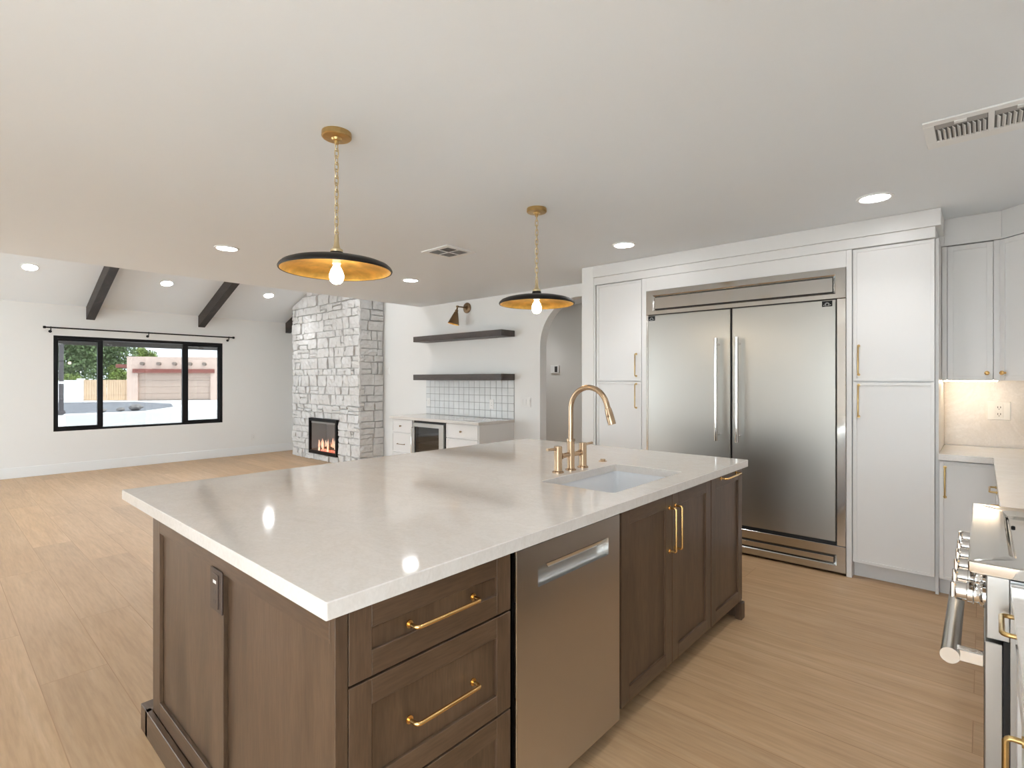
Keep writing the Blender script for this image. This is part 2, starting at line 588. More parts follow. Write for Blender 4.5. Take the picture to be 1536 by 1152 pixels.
for nm, args in (('baseboard_back', (XL, XW, YW - .015, YW, 0, .145)), ('baseboard_left', (XL, XL + .015, 1.52, YW - .015, 0, .145)),
                 ('baseboard_hall', (XH - .015, XH, 1.2, YE - .12, 0, .145))):
    t = MB(); t.box(*args, bevel=.003); struct(t.build(nm, M['trim']))
t = MB(); t.box(XW - .015, XW, 6.10, 7.13, 0, .145, .003); t.box(XW - .015, XW, AY1 + .0, 4.34, 0, .145, .003)
struct(t.build('baseboard_right', M['trim']))

# picture window: black sliders either side of a fixed light
wr = MB()
F = face_yn(YW + .05)
fr = .05
wr.fbox(F, WX0, WX1, WZ1 - .045, WZ1, -.07, .045, .003)
wr.fbox(F, WX0, WX1, WZ0, WZ0 + .030, -.07, .045, .003)
wr.fbox(F, WX0, WX0 + .045, WZ0 + .03, WZ1 - .045, -.07, .045, .003)
wr.fbox(F, WX1 - .05, WX1, WZ0 + .03, WZ1 - .045, -.07, .045, .003)
win = struct(wr.build('window_1', M['black'], loc=(0, 0, 0)))
for (a, c2) in ((WX0 + .045, 1.832), (2.905, WX1 - .05)):
    s = MB()
    z0, z1 = WZ0 + .03, WZ1 - .045
    l0 = .012 if a < 2 else .085
    l1 = .067 if a < 2 else .015
    s.fbox(F, a, a + l0, z0, z1, -.03, .02, .002)
    s.fbox(F, c2 - l1, c2, z0, z1, -.03, .02, .002)
    s.fbox(F, a + l0, c2 - l1, z1 - .028, z1, -.03, .02, .002)
    s.fbox(F, a + l0, c2 - l1, z0, z0 + .035, -.03, .02, .002)
    sash = s.build('sash', M['black'], win)
    g = MB(); g.fbox(F, a + l0, c2 - l1, z0 + .035, z1 - .028, -.008, -.002); g.build('pane', M['glass_dimmed'], sash)
g = MB(); g.fbox(F, 1.832, 2.905, WZ0 + .03, WZ1 - .045, -.03, -.024); g.build('pane', M['glass_dimmed'], win)

# glazing of the added daylight openings beside and behind the camera
d = MB()
G = lambda u, dd, z: (XL - .08 + dd, u, z)
ring(d, G, LD[0], LD[1], 0.0, LD[3], LD[0] + .06, LD[1] - .06, .06, LD[3] - .06, -.04, .04)
d.fbox(G, .46, .54, .06, LD[3] - .06, -.04, .04)
dr = struct(d.build('added_door_1', M['black']))
g = MB(); g.fbox(G, LD[0] + .06, .46, .06, LD[3] - .06, -.004, .004); g.build('pane', M['glass'], dr)
g = MB(); g.fbox(G, .54, LD[1] - .06, .06, LD[3] - .06, -.004, .004); g.build('pane', M['glass'], dr)
d = MB(); ring(d, G, LW[0], LW[1], LW[2], LW[3], LW[0] + .05, LW[1] - .05, LW[2] + .05, LW[3] - .05, -.04, .04)
dr = struct(d.build('added_window_2', M['black']))
g = MB(); g.fbox(G, LW[0] + .05, LW[1] - .05, LW[2] + .05, LW[3] - .05, -.004, .004); g.build('pane', M['glass'], dr)
d = MB(); G2 = face_yp(YF - .08); ring(d, G2, FW[0], FW[1], FW[2], FW[3], FW[0] + .05, FW[1] - .05, FW[2] + .05, FW[3] - .05, -.04, .04)
dr = struct(d.build('added_door_2', M['black']))
g = MB(); g.fbox(G2, FW[0] + .05, FW[1] - .05, FW[2] + .05, FW[3] - .05, -.004, .004); g.build('pane', M['glass'], dr)

# ------------------------------------------------------------------ ceiling beams
def beam(x, label):
    m = MB()
    y0, y1 = YE + .01, YW - .005
    dz = .195
    m.hexa([(x, y0, vault(y0) - dz), (x + .105, y0, vault(y0) - dz), (x + .105, y1, vault(y1) - dz), (x, y1, vault(y1) - dz),
            (x, y0, vault(y0) - .003), (x + .105, y0, vault(y0) - .003), (x + .105, y1, vault(y1) - .003), (x, y1, vault(y1) - .003)], .004)
    return tag(m.build('ceiling_beam', M['beam'], loc=(x, y1, vault(y1))), label, 'beam', 'timber beams on the sloped ceiling')
beam(1.622, 'dark timber ceiling beam above the left half of the picture window')
beam(3.130, 'dark timber ceiling beam above the right half of the picture window')
beam(4.640, 'dark timber ceiling beam almost hidden behind the white stone fireplace')

# ------------------------------------------------------------------ lights in the ceiling
def recessed(loc, label, tilt=0.0, first=[None], strong=1.0):
    if first[0] is None:
        t = thing('recessed_light', label, 'ceiling light', (0, 0, 0), 'recessed ceiling lights', True)
        m = MB(); m.lathe([(.074, 0), (.094, 0), (.092, -.006), (.078, -.008), (.074, -.004), (.074, 0)], seg=36, cap=False)
        m.build('trim_ring', M['trim'], t, True)
        m = MB(); m.lathe([(.0735, -.001), (.0735, -.0045), (.0, -.0055)], seg=36); m.build('diffuser', M['diff'], t, True)
        sd = bpy.data.lights.new('beam', 'SPOT')
        sd.energy = BEAM
        sd.spot_size = R(122)
        sd.spot_blend = 0.9
        sd.shadow_soft_size = 0.06
        sd.color = (0.96, 0.98, 1.0)
        so = bpy.data.objects.new('beam', sd)
        COL.objects.link(so)
        so.parent = t
        so.location = (0, 0, -.012)
        first[0] = t
        o = t
        o.location = loc
    else:
        o = dup(first[0], loc, label)
    o.rotation_euler = (tilt, 0, 0)
    if strong != 1.0:
        for c in bpy.data.objects:
            if c.parent == o and c.type == 'LIGHT':
                key = 'vault_%.1f' % strong
                if key not in bpy.data.lights:
                    v = c.data.copy(); v.name = key; v.energy = BEAM * strong
                c.data = bpy.data.lights[key]
    return o
RL = [
    ((1.655, 4.613), 'recessed ceiling light on the flat ceiling just left of the nearer pendant'),
    ((3.509, 4.608), 'recessed ceiling light between the pendants, in front of the floating shelves'),
    ((3.728, 2.136), 'recessed ceiling light in front of the narrow pantry cabinet left of the refrigerator'),
    ((3.752, 0.478), 'recessed ceiling light near the louvred vent, in front of the wide pantry cabinet'),
    ((1.418, 0.497), 'recessed ceiling light cut off by the top edge of the photo'),
]
for (x, y), l in RL: recessed((x, y, CEIL - .001), l)
for x, l in ((.908, 'recessed light in the sloped ceiling left of both visible beams'), (2.422, 'recessed light in the sloped ceiling between the two beams over the window'),
             (3.927, 'recessed light in the sloped ceiling beside the stone fireplace')):
    recessed((x, 9.082, vault(9.082) - .001), l, -math.atan(VS), strong=2.3)
for x, l in ((.908, 'recessed light high in the sloped ceiling over the near left of the living area'), (2.422, 'recessed light high in the sloped ceiling in the middle of the living area'),
             (3.927, 'recessed light high in the sloped ceiling in front of the stone fireplace'), (-.6, 'added unseen fill light high in the sloped ceiling at the far left of the living area')):  # the far left one is added out of view to brighten the living area
    recessed((x, 7.2, vault(7.2) - .001), l, -math.atan(VS), strong=2.3)
for (x, y), l in (((-.6, .5), 'added unseen fill light behind the camera over the front counter'), ((2.7, -.3), 'added unseen fill light above the steel range'),  # unseen downlights added to brighten the kitchen, open floor and hallway
                  ((-.6, 4.6), 'added unseen fill light over the open floor nearest the glazed door'),
                  ((5.6, 2.6), 'added unseen fill light inside the hallway behind the pantry cabinets'), ((5.6, 4.9), 'added unseen fill light inside the hallway behind the wall bar')):
    recessed((x, y, CEIL - .001), l, strong=1.8 if x > 5 else 1.0)

# ------------------------------------------------------------------ pendants
def chain_links(m, z0, z1, n, r=.0026, wx=.0088):
    pitch = (z0 - z1) / n
    L = pitch * 1.36
    for i in range(n):
        zc = z0 - pitch * (i + .5)
        pts = []
        for k in range(16):
            a = 2 * math.pi * k / 16
            x = wx * math.cos(a)
            z = (L / 2 - wx) * (1 if math.sin(a) >= 0 else -1) + wx * math.sin(a) if abs(math.sin(a)) > 1e-6 else 0
            p = (x, 0, zc + z) if i % 2 == 0 else (0, x, zc + z)
            q = Matrix.Rotation(R(25), 3, 'Z') @ Vector(p)
            pts.append(q)
        m.tube(pts, r, 6, closed=True)

def pendant(loc, label):
    t = thing('pendant_lamp', label, 'pendant light', (0, 0, 0), 'pendant lamps over the island', True)
    m = MB(); m.lathe([(.0, 0), (.062, 0), (.063, -.004), (.063, -.020), (.059, -.024), (.022, -.026), (.018, -.034), (.010, -.036), (.009, -.050), (.0, -.051)], seg=36); m.build('canopy', M['brass'], t, True)
    m = MB(); chain_links(m, -.046, -.432, 13); m.build('chain', M['chain'], t, True)
    m = MB()
    m.tube([(.009 * math.cos(2 * math.pi * k / 14), 0, -.437 + .011 * math.sin(2 * math.pi * k / 14)) for k in range(14)], .0028, 6, closed=True)
    m.lathe([(.0, -.446), (.008, -.447), (.0095, -.460), (.010, -.480), (.014, -.500), (.020, -.508), (.026, -.511), (.026, -.522), (.0, -.523)], seg=24)
    m.build('stem', M['chain'], t, True)
    m = MB(); m.lathe([(.0, -.520), (.027, -.521), (.029, -.530), (.031, -.548), (.0, -.549)], seg=28); m.build('socket_cap', M['shade'], t, True)
    # shallow dish: black outside with a rolled lip, gilt inside
    m = MB()
    outer = [(.028, -.544), (.06, -.546), (.11, -.551), (.16, -.558), (.20, -.568), (.222, -.577), (.234, -.588), (.2385, -.598), (.236, -.604), (.231, -.603)]
    inner = [(.229, -.598), (.222, -.588), (.205, -.578), (.16, -.567), (.11, -.559), (.06, -.554), (.028, -.552), (.0, -.552)]
    m.lathe(outer, seg=72, cap=False)
    sh = m.build('lamp_shade', M['shade'], t, True)
    m = MB(); m.lathe([(.231, -.603)] + inner, seg=72, cap=False); m.build('gilt_lining', M['gilt'], sh, True)
    m = MB(); m.lathe([(.0, -.5525), (.017, -.553), (.018, -.572), (.014, -.574), (.0, -.5745)], seg=20); m.build('bulb_holder', M['plate'], t, True)
    m = MB(); m.lathe([(.0, -.575), (.013, -.576), (.015, -.585), (.024, -.602), (.030, -.620), (.0305, -.632), (.026, -.648), (.016, -.658), (.0, -.662)], seg=24); m.build('bulb', M['bulb'], t, True)
    t.location = loc
    return t
p1 = pendant((1.203, 2.104, CEIL - .0005), 'black dish pendant lamp with gold lining, the nearer and larger looking one over the island')
dup(p1, (2.578, 2.098, CEIL - .0005), 'black dish pendant lamp with gold lining, hanging above the sink end of the island')

# ------------------------------------------------------------------ ceiling vents
t = thing('ceiling_vent', 'long white louvred ceiling vent at the right edge of the photo', 'vent', (2.965, -.1, CEIL))
m = MB()
VX0, VX1, VY1 = 2.800, 3.124, .192
sec = [(-.015, .155), (-.205, -.035), (-.395, -.225)]
VY0 = -.430
zz = CEIL - .0005
# frame: border and bars between the sections
m.box(VX0, VX0 + .045, VY0, VY1, zz - .008, zz, .002); m.box(VX1 - .075, VX1, VY0, VY1, zz - .008, zz, .002)
for a, c2 in ((.155, VY1), (-.035, -.015), (-.225, -.205), (VY0, -.395)):
    m.box(VX0 + .045, VX1 - .075, a, c2, zz - .008, zz, .001)
m.build('frame', M['trim'], t)
m = MB(); m.box(VX0 + .045, VX1 - .075, VY0 + .035, .155, zz - .0015, zz); m.build('duct', M['duct'], t)
for (a, c2) in sec:
    m = MB(); m.box(VX0 + .046, VX0 + .098, a + .002, c2 - .002, zz - .006, zz - .0025)
    m.build('damper_plate', M['ventgrey'], t)
    m = MB()
    m.box(VX0 + .040, VX0 + .066, (a + c2) / 2 - .02, (a + c2) / 2 + .02, zz - .012, zz - .008); m.build('latch', M['trim'], t)
    m = MB()
    n = 10
    for i in range(n):
        y = a + .004 + (c2 - a - .008) * (i + .5) / n
        m.hexa([(VX0 + .108, y - .0065, zz - .012), (VX1 - .085, y - .0065, zz - .012), (VX1 - .085, y - .004, zz - .012), (VX0 + .108, y - .004, zz - .012),
                (VX0 + .108, y + .002, zz - .002), (VX1 - .085, y + .002, zz - .002), (VX1 - .085, y + .0045, zz - .002), (VX0 + .108, y + .0045, zz - .002)])
    m.build('louvres', M['trim'], t)
t = thing('ceiling_vent', 'square white ceiling vent between the two pendant lamps', 'vent', (2.945, 3.345, CEIL))
m = MB()
ring(m, lambda u, d, z: (u, z, zz - d), 2.785, 3.105, 3.185, 3.515, 2.83, 3.06, 3.23, 3.47, 0, .008)
m.box(2.938, 2.952, 3.23, 3.47, zz - .008, zz); m.box(2.83, 2.938, 3.343, 3.357, zz - .008, zz); m.box(2.952, 3.06, 3.343, 3.357, zz - .008, zz)
m.build('frame', M['trim'], t)
m = MB(); m.box(2.83, 3.06, 3.23, 3.47, zz - .0015, zz); m.build('duct', M['duct'], t)
for qx in (2.834, 2.956):
    for qy in (3.234, 3.361):
        m = MB()
        for i in range(6):
            if (qx < 2.9) == (qy < 3.3):
                y = qy + .004 + i * .0175
                m.hexa([(qx, y, zz - .010), (qx + .1, y, zz - .010), (qx + .1, y + .003, zz - .010), (qx, y + .003, zz - .010), (qx, y + .009, zz - .002), (qx + .1, y + .009, zz - .002), (qx + .1, y + .012, zz - .002), (qx, y + .012, zz - .002)])
            else:
                x = qx + .004 + i * .0165
                m.hexa([(x, qy, zz - .010), (x + .003, qy, zz - .010), (x + .003, qy + .105, zz - .010), (x, qy + .105, zz - .010), (x + .008, qy, zz - .002), (x + .011, qy, zz - .002), (x + .011, qy + .105, zz - .002), (x + .008, qy + .105, zz - .002)])
        m.build('louvres', M['ventgrey'], t)

# ------------------------------------------------------------------ island
HC, TH = 0.90, 0.038
FI = face_yn(1.052)       # carcass front; door faces stand 20 mm proud
WOOD = [M['wood_v'], M['wood_h']]
CX0, CX1, CY0, CY1 = .554, 3.172, 1.010, 2.690
SX0, SX1, SY0, SY1 = 1.870, 2.535, 1.120, 1.502
m = MB()
def rr(x0, x1, y0, y1, r, z, n=5):
    pts = []
    for cx, cy, a0 in ((x1 - r, y1 - r, 0), (x0 + r, y1 - r, 90), (x0 + r, y0 + r, 180), (x1 - r, y0 + r, 270)):
        for k in range(n + 1):
            a = R(a0 + 90 * k / n)
            pts.append((cx + r * math.cos(a), cy + r * math.sin(a), z))
    return pts
e = .002
loops = [rr(SX0, SX1, SY0, SY1, .022, HC - TH), rr(CX0, CX1, CY0, CY1, .004, HC - TH), rr(CX0, CX1, CY0, CY1, .004, HC - e), rr(CX0 + e, CX1 - e, CY0 + e, CY1 - e, .004, HC),
         rr(SX0 - e, SX1 + e, SY0 - e, SY1 + e, .023, HC), rr(SX0, SX1, SY0, SY1, .022, HC - e), rr(SX0, SX1, SY0, SY1, .022, HC - TH)]
m.loft(loops, False, False)
bmesh.ops.recalc_face_normals(m.bm, faces=m.bm.faces)
tag(m.build('island_countertop', M['quartz'], loc=((CX0 + CX1) / 2, (CY0 + CY1) / 2, HC - TH)), 'large pale quartz worktop on the island with a sink cut into it', 'countertop')

# sink bowl
m = MB()
zt = HC - TH - .0015
m.loft([rr(SX0 - .02, SX1 + .02, SY0 - .02, SY1 + .02, .03, zt), rr(SX0 - .006, SX1 + .006, SY0 - .006, SY1 + .006, .026, zt),
        rr(SX0 - .004, SX1 + .004, SY0 - .004, SY1 + .004, .026, zt - .19), rr(SX0 + .02, SX1 - .02, SY0 + .02, SY1 - .02, .04, zt - .215),
        rr(2.195, 2.245, 1.30, 1.35, .024, zt - .222)], False, True)
m.loft([rr(SX0 - .02, SX1 + .02, SY0 - .02, SY1 + .02, .03, zt), rr(SX0 - .018, SX1 + .018, SY0 - .018, SY1 + .018, .03, zt - .235)], False, True)
sk = thing('kitchen_sink', 'white undermount sink set in the island worktop', 'sink', (2.2, 1.31, .63))
m.build('bowl', M['sink'], sk, True)
m = MB(); m.lathe([(.0, .0), (.038, 0), (.042, .003), (.030, .004), (.026, .001), (.0, .001)], (2.22, 1.325, zt - .221), seg=28); m.build('drain', M['bronze'], sk, True)

def carcass(m, x0, x1, y0, y1, z0, z1, th=.016):
    m.box(x0, x0 + th, y0, y1, z0, z1); m.box(x1 - th, x1, y0, y1, z0, z1)
    m.box(x0 + th, x1 - th, y0, y1, z0, z0 + th); m.box(x0 + th, x1 - th, y1 - th, y1, z0 + th, z1)

# drawer cabinet
DZ = [(.690, .858), (.403, .684), (.107, .397)]
ISL = HC - TH - .001
t = thing('drawer_cabinet', 'brown stained drawer cabinet with three drawers at the near island corner', 'cabinet', (.885, 1.35, 0), None)
m = MB(); m.box(.618, 1.152, 1.054, 1.66, .10, ISL - .002); m.box(.618, 1.152, 1.12, 1.66, .001, .098); m.build('body', M['dark'], t)
for i, (z0, z1) in enumerate(DZ):
    m = MB(); shaker(m, FI, .619, 1.146, z0, z1, .058, .021, .009, (0, 1)); dr = m.build('drawer', WOOD, t)
    zc = (.773, .543, .27)[i]
    pull(FI, .780, .992, zc, zc, M['gold'], dr, off=.0208, r=.0052, d=.034)

# island shell: end panel with two recessed fields, skirting, posts, seating side
t = thing('kitchen_island', 'brown stained panelled end and back of the island under the worktop overhang', 'kitchen island', (1.85, 2.0, 0))
FE = face_x(.598)
WE = [M['wood_v'], M['wood_y']]
m = MB()
m.fbox(FE, 1.054, 2.364, .0, ISL, -.012, 0)
m.fbox(FE, 2.280, 2.364, .10, ISL, .0002, .013, .001)
m.fbox(FE, 1.655, 1.745, .16, .79, .0002, .013, .001)
m.mi = 1
m.fbox(FE, 1.0535, 2.280, .79, ISL, .0002, .013, .001)
m.fbox(FE, 1.0535, 2.280, .10, .16, .0002, .013, .001)
m.mi = 0
m.build('end_panel', WE, t)
m = MB(); m.fbox(FE, 1.032, 2.39, 0.0, .098, .0135, .032, .0015); m.box(.566, 3.1, 2.366, 2.45, 0, .098, .0015)
m.build('skirting', M['wood_y'], t)
m = MB(); m.box(.5850, .6165, 1.030, 1.053, .0, ISL, .0015); m.build('corner_post', M['wood_v'], t)
m = MB(); m.box(.612, 3.128, 1.665, 2.362, .0, ISL); m.build('back_panel', M['wood_v'], t)
m = MB(); m.box(3.112, 3.131, 1.056, 1.663, .0, ISL, .001); m.box(3.083, 3.137, 1.018, 1.054, .0, .094, .002); m.build('end_leg', M['wood_v'], t)

# dark outlet on the end panel
t = thing('power_outlet', 'dark brown power outlet on the end of the island', 'outlet', (.583, 1.70, .737))
FO = face_x(.5848)
m = MB(); m.fbox(FO, 1.653, 1.745, .672, .797, 0.0003, .006, .002); m.build('cover_plate', M['brownplate'], t)
m = MB(); m.fbox(FO, 1.676, 1.722, .684, .785, .0062, .0085, .001); rec = m.build('receptacle', M['brownplate'], t)
m = MB(); m.fbox(FO, 1.688, 1.712, .757, .766, .0086, .0092); m.build('white_button', M['plate'], rec)
m = MB()
for z in (.700, .728):
    m.fbox(FO, 1.690, 1.694, z, z + .010, .0086, .0089); m.fbox(FO, 1.704, 1.708, z, z + .010, .0086, .0089)
m.build('slots', M['slot'], rec)

# dishwasher
t = thing('dishwasher', 'built-in steel dishwasher with a recessed pocket handle in the island', 'dishwasher', (1.46, 1.35, 0))
m = MB(); m.box(1.160, 1.762, 1.056, 1.655, .06, ISL - .006); m.box(1.18, 1.74, 1.13, 1.6, 0, .059); m.build('body', M['dark'], t)
m = MB()
PU0, PU1, PZ0, PZ1 = 1.268, 1.678, .719, .783
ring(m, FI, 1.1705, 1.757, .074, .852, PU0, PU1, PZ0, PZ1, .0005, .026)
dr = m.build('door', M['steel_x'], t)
m = MB()
prof = [(.026, PZ1), (-.001, PZ1), (-.001, PZ1 - .02), (-.0005, PZ0 + .022), (.006, PZ0 + .008), (.016, PZ0 + .001), (.026, PZ0)]
m.loft([[FI(u, max(dd, .0008), z) for dd, z in prof] for u in (PU0, PU1)], False, False, closed=False)
m.build('pocket_handle', M['steel_light'], dr, True)
m = MB(); m.hexa([FI(1.315, .018, PZ1 - .004), FI(PU1 - .004, .018, PZ1 - .004), FI(PU1 - .004, .022, PZ1 - .004), FI(1.315, .022, PZ1 - .004), FI(1.335, .010, PZ1 - .022), FI(PU1 - .004, .010, PZ1 - .022), FI(PU1 - .004, .014, PZ1 - .022), FI(1.335, .014, PZ1 - .022)])
m.build('control_strip', M['steel_pol'], dr)
m = MB(); m.box(1.1655, 1.1700, 1.0265, 1.054, .074, .852, .0008); m.build('side_trim', M['steel_pol'], dr)

# sink cabinet
t = thing('sink_cabinet', 'brown stained two-door sink cabinet beside the dishwasher', 'cabinet', (2.22, 1.35, 0))
m = MB(); carcass(m, 1.770, 2.670, 1.054, 1.66, .10, ISL - .001); m.box(1.77, 2.67, 1.12, 1.66, .001, .098); m.build('body', M['dark'], t)
for a, c2, hu in ((1.779, 2.219, 2.190), (2.223, 2.667, 2.250)):
    m = MB(); shaker(m, FI, a, c2, .100, .858, .062, .021, .009, (0, 1)); dr = m.build('door', WOOD, t)
    pull(FI, hu, hu, .607, .797, M['gold'], dr, off=.0208, r=.0052, d=.034)
# pull-out cabinet
t = thing('pullout_cabinet', 'narrow brown stained pull-out cabinet at the refrigerator end of the island', 'cabinet', (2.9, 1.35, 0))
m = MB(); m.box(2.675, 3.108, 1.056, 1.66, .10, ISL - .002); m.box(2.675, 3.08, 1.12, 1.66, .001, .098); m.build('body', M['dark'], t)
m = MB(); shaker(m, FI, 2.674, 3.131, .100, .858, .062, .021, .009, (0, 1)); dr = m.build('door', WOOD, t)
pull(FI, 2.80, 3.03, .842, .842, M['gold'], dr, off=.0208, r=.0052, d=.034)

# bridge faucet
t = thing('bridge_faucet', 'champagne bronze bridge faucet with tall arched spout behind the sink', 'faucet', (2.205, 1.570, HC))
fx, fy = 2.205, 1.570
z0 = HC + .0005
m = MB()
m.lathe([(.0, 0), (.028, 0), (.028, .006), (.021, .009), (.0195, .012), (.0195, .15), (.0175, .154), (.0, .155)], (fx, fy, z0), seg=24)
m.lathe([(.0, .0), (.022, 0), (.022, .012), (.0, .013)], (fx, fy, z0 + .148), seg=24)
m.build('centre_post', M['bronze'], t, True)
zr = HC + .315
rad = .108
path = [(fx, fy, HC + .155), (fx, fy, HC + .22), (fx, fy, HC + .28), (fx, fy, zr)]
for k in range(1, 15):
    a = R(163) * k / 14
    path.append((fx, fy - rad + rad * math.cos(a), zr + rad * math.sin(a)))
endp = Vector(path[-1]); dirv = Vector((0, -math.sin(R(163)), math.cos(R(163)))).normalized()
m = MB(); m.tube(path + [tuple(endp + dirv * .02)], .0135, 14); m.build('spout', M['bronze'], t, True)
m = MB(); m.lathe([(.0, .02), (.0145, .02), (.0145, .026), (.0165, .028), (.0185, .05), (.0195, .085), (.0195, .105), (.0, .106)], endp, dirv, 20)
hs = m.build('spray_head', M['bronze'], t, True)
m = MB()
pz = endp + dirv * .062
m.lathe([(.0, 0), (.008, 0), (.007, .0045), (.0, .005)], pz + Vector((-.0175, 0, 0)), (-1, 0, 0), 14); m.build('spray_button', M['bronze'], hs, True)
for sx, nm in ((-.108, 'left'), (.108, 'right')):
    s = 1 if sx > 0 else -1
    hx = fx + sx
    m = MB()
    m.lathe([(.0, 0), (.029, 0), (.029, .007), (.0225, .010), (.0205, .014), (.0205, .128), (.019, .131), (.0, .132)], (hx, fy, z0), seg=24)
    pb = m.build('valve_body', M['bronze'], t, True)
    m = MB(); m.cyl((hx, fy, z0 + .118), (hx + s * .088, fy, z0 + .122), .0078, 14, .0068); m.build('lever', M['bronze'], pb, True)
    m = MB(); m.cyl((fx + s * .0185, fy, z0 + .080), (hx - s * .0195, fy, z0 + .080), .0125, 16)
    m.lathe([(.0, 0), (.0165, 0), (.0165, .01), (.0, .0105)], (hx - s * .0205, fy, z0 + .080), (-s, 0, 0), 18)
    m.build('bridge_arm', M['bronze'], t, True)
m = MB(); m.lathe([(.0, 0), (.024, 0), (.024, .003), (.014, .004), (.014, .011), (.012, .013), (.0, .0135)], (2.565, 1.605, HC + .0005), seg=24)
tag(m.build('disposal_button', M['bronze'], loc=(2.565, 1.605, HC), smooth=True), 'small round bronze button in the worktop right of the faucet', 'button')

# ------------------------------------------------------------------ refrigerator wall
FA = face_x(4.275)        # carcass plane of the tall units; doors stand 20 mm proud (X = 4.255)
YS = 1.478
t = thing('refrigerator', 'wide double-door stainless steel refrigerator between white pantry cabinets', 'refrigerator', (4.57, 1.46, 0))
m = MB(); m.box(4.268, 4.88, .712, 2.208, .012, 2.135); m.build('body', M['dark'], t)
FR = face_x(4.268)
RY0, RY1 = .707, 2.214
for a_, b_ in ((RY0, RY0 + .054), (RY1 - .022, RY1)):
    m = MB(); m.fbox(FR, a_, b_, .205, 1.926, 0.001, .022, .002); m.build('side_frame', M['steel_pol'], t)
def louvre_panel(z0, z1, name, bu, bz0, bz1):
    m = MB()
    def L(i, j, k, l, d): return [FR(i, d, k), FR(j, d, k), FR(j, d, l), FR(i, d, l)]
    m.loft([L(RY0, RY1, z0, z1, .001), L(RY0, RY1, z0, z1, .022), L(RY0 + .002, RY1 - .002, z0 + .002, z1 - .002, .024),
            L(RY0 + bu, RY1 - bu, z0 + bz0, z1 - bz1, .024), L(RY0 + bu + .016, RY1 - bu - .016, z0 + bz0 + .012, z1 - bz1 - .014, .010)], True, False)
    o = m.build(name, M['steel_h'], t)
    m = MB()
    m.fbox(FR, RY0 + bu + .019, RY1 - bu - .019, z0 + bz0 + .018, z1 - bz1 - .020, .010, .019, .001)
    m.build('inset_panel', M['steel_h'], o)
    m = MB()
    ring(m, FR, RY0 + bu + .014, RY1 - bu - .014, z0 + bz0 + .010, z1 - bz1 - .012, RY0 + bu + .0195, RY1 - bu - .0195, z0 + bz0 + .0185, z1 - bz1 - .0205, .0092, .0104)
    m.build('shadow_slot', M['dark'], o)
louvre_panel(1.929, 2.141, 'top_grille', .062, .032, .045)
louvre_panel(.020, .203, 'bottom_grille', .055, .045, .062)
for y0, y1, hy, pf in ((.7665, YS - .007, 1.415, 0), (YS + .007, 2.190, 1.575, 1)):
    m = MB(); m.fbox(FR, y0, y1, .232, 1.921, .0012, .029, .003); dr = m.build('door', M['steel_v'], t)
    m = MB()
    m.cyl(FR(hy, .092, .880), FR(hy, .092, 1.692), .0155, 20)
    for z in (.93, 1.642):
        m.cyl(FR(hy, .0295, z), FR(hy, .088, z), .011, 12)
    m.build('handle', M['steel_pol'], dr, True)
    # small black maker's plate with a pale arched emblem
    by = 2.157 if pf else .818
    m = MB(); m.fbox(FR, by - .032, by + .032, 1.876, 1.916, .0292, .0312, .0006); bd = m.build('badge', M['black'], dr)
    m = MB()
    for rr_, tw in ((.0135, .0012), (.0085, .0011)):
        m.tube([FR(by + rr_ * math.cos(R(a)), .0318, 1.889 + rr_ * 1.15 * math.sin(R(a))) for a in range(-15, 196, 15)], tw, 6)
    for s in (-1, 1):
        m.fbox(FR, by + s * .0205 - .003, by + s * .0205 + .003, 1.885, 1.8885, .0313, .0319)
    m.fbox(FR, by - .014, by + .014, 1.8805, 1.8825, .0313, .0319)
    m.build('emblem', M['steel_light'], bd)
m = MB(); m.fbox(FR, YS - .006, YS + .006, .205, 1.927, .0012, .012); m.build('centre_gap', M['dark'], t)

def pantry(label, y0, y1, hy, c0, c1):
    t = thing('pantry_cabinet', label, 'cabinet', (4.58, (y0 + y1) / 2, 0), 'tall white pantry cabinets beside the refrigerator')
    m = MB(); m.box(4.2755, 4.905, c0, c1, .112, 2.258); m.box(4.335, 4.905, c0, c1, 0, .111); m.build('body', M['cab'], t)
    for z0, z1, h0, h1 in ((1.353, 2.250, 1.396, 1.593), (.113, 1.343, 1.112, 1.325)):
        m = MB(); shaker(m, FA, y0, y1, z0, z1, .019, .020, .006, bev=.001); dr = m.build('door', M['cab'], t)
        pull(FA, hy, hy, h0, h1, M['brass'], dr, off=.0198, r=.0048, d=.03)
    m = MB(); m.box(4.334, 4.3347, c0 + .002, c1 - .002, .001, .110); m.build('toe_kick', M['toe'], t)
    return t
pantry('tall white pantry cabinet with two doors on the wide side right of the refrigerator', .229, .664, .633, .228, .672)
pantry('tall white narrow pantry cabinet left of the refrigerator, partly behind the island', 2.265, 2.728, 2.314, 2.262, 2.745)

# fillers and crown around the tall units
m = MB()
m.box(4.255, 4.90, .6735, .7055, 0, 2.258, .001)
m.box(4.255, 4.90, 2.2155, 2.2605, 0, 2.258, .001)
m.box(4.255, 4.90, .7057, 2.2153, 2.143, 2.258, .001)
m.box(4.255, 4.90, 2.7465, 2.7615, 0, 2.258, .001)
m.box(4.250, 4.905, .224, 2.7615, 2.2595, 2.330, .002)
m.box(4.238, 4.905, .196, 2.7615, 2.3305, CEIL - .001, .002)
m.box(4.29, 4.905, .2100, .2270, 0.0, 2.2590, .001)
struct(m.build('trim_1', M['cab']))

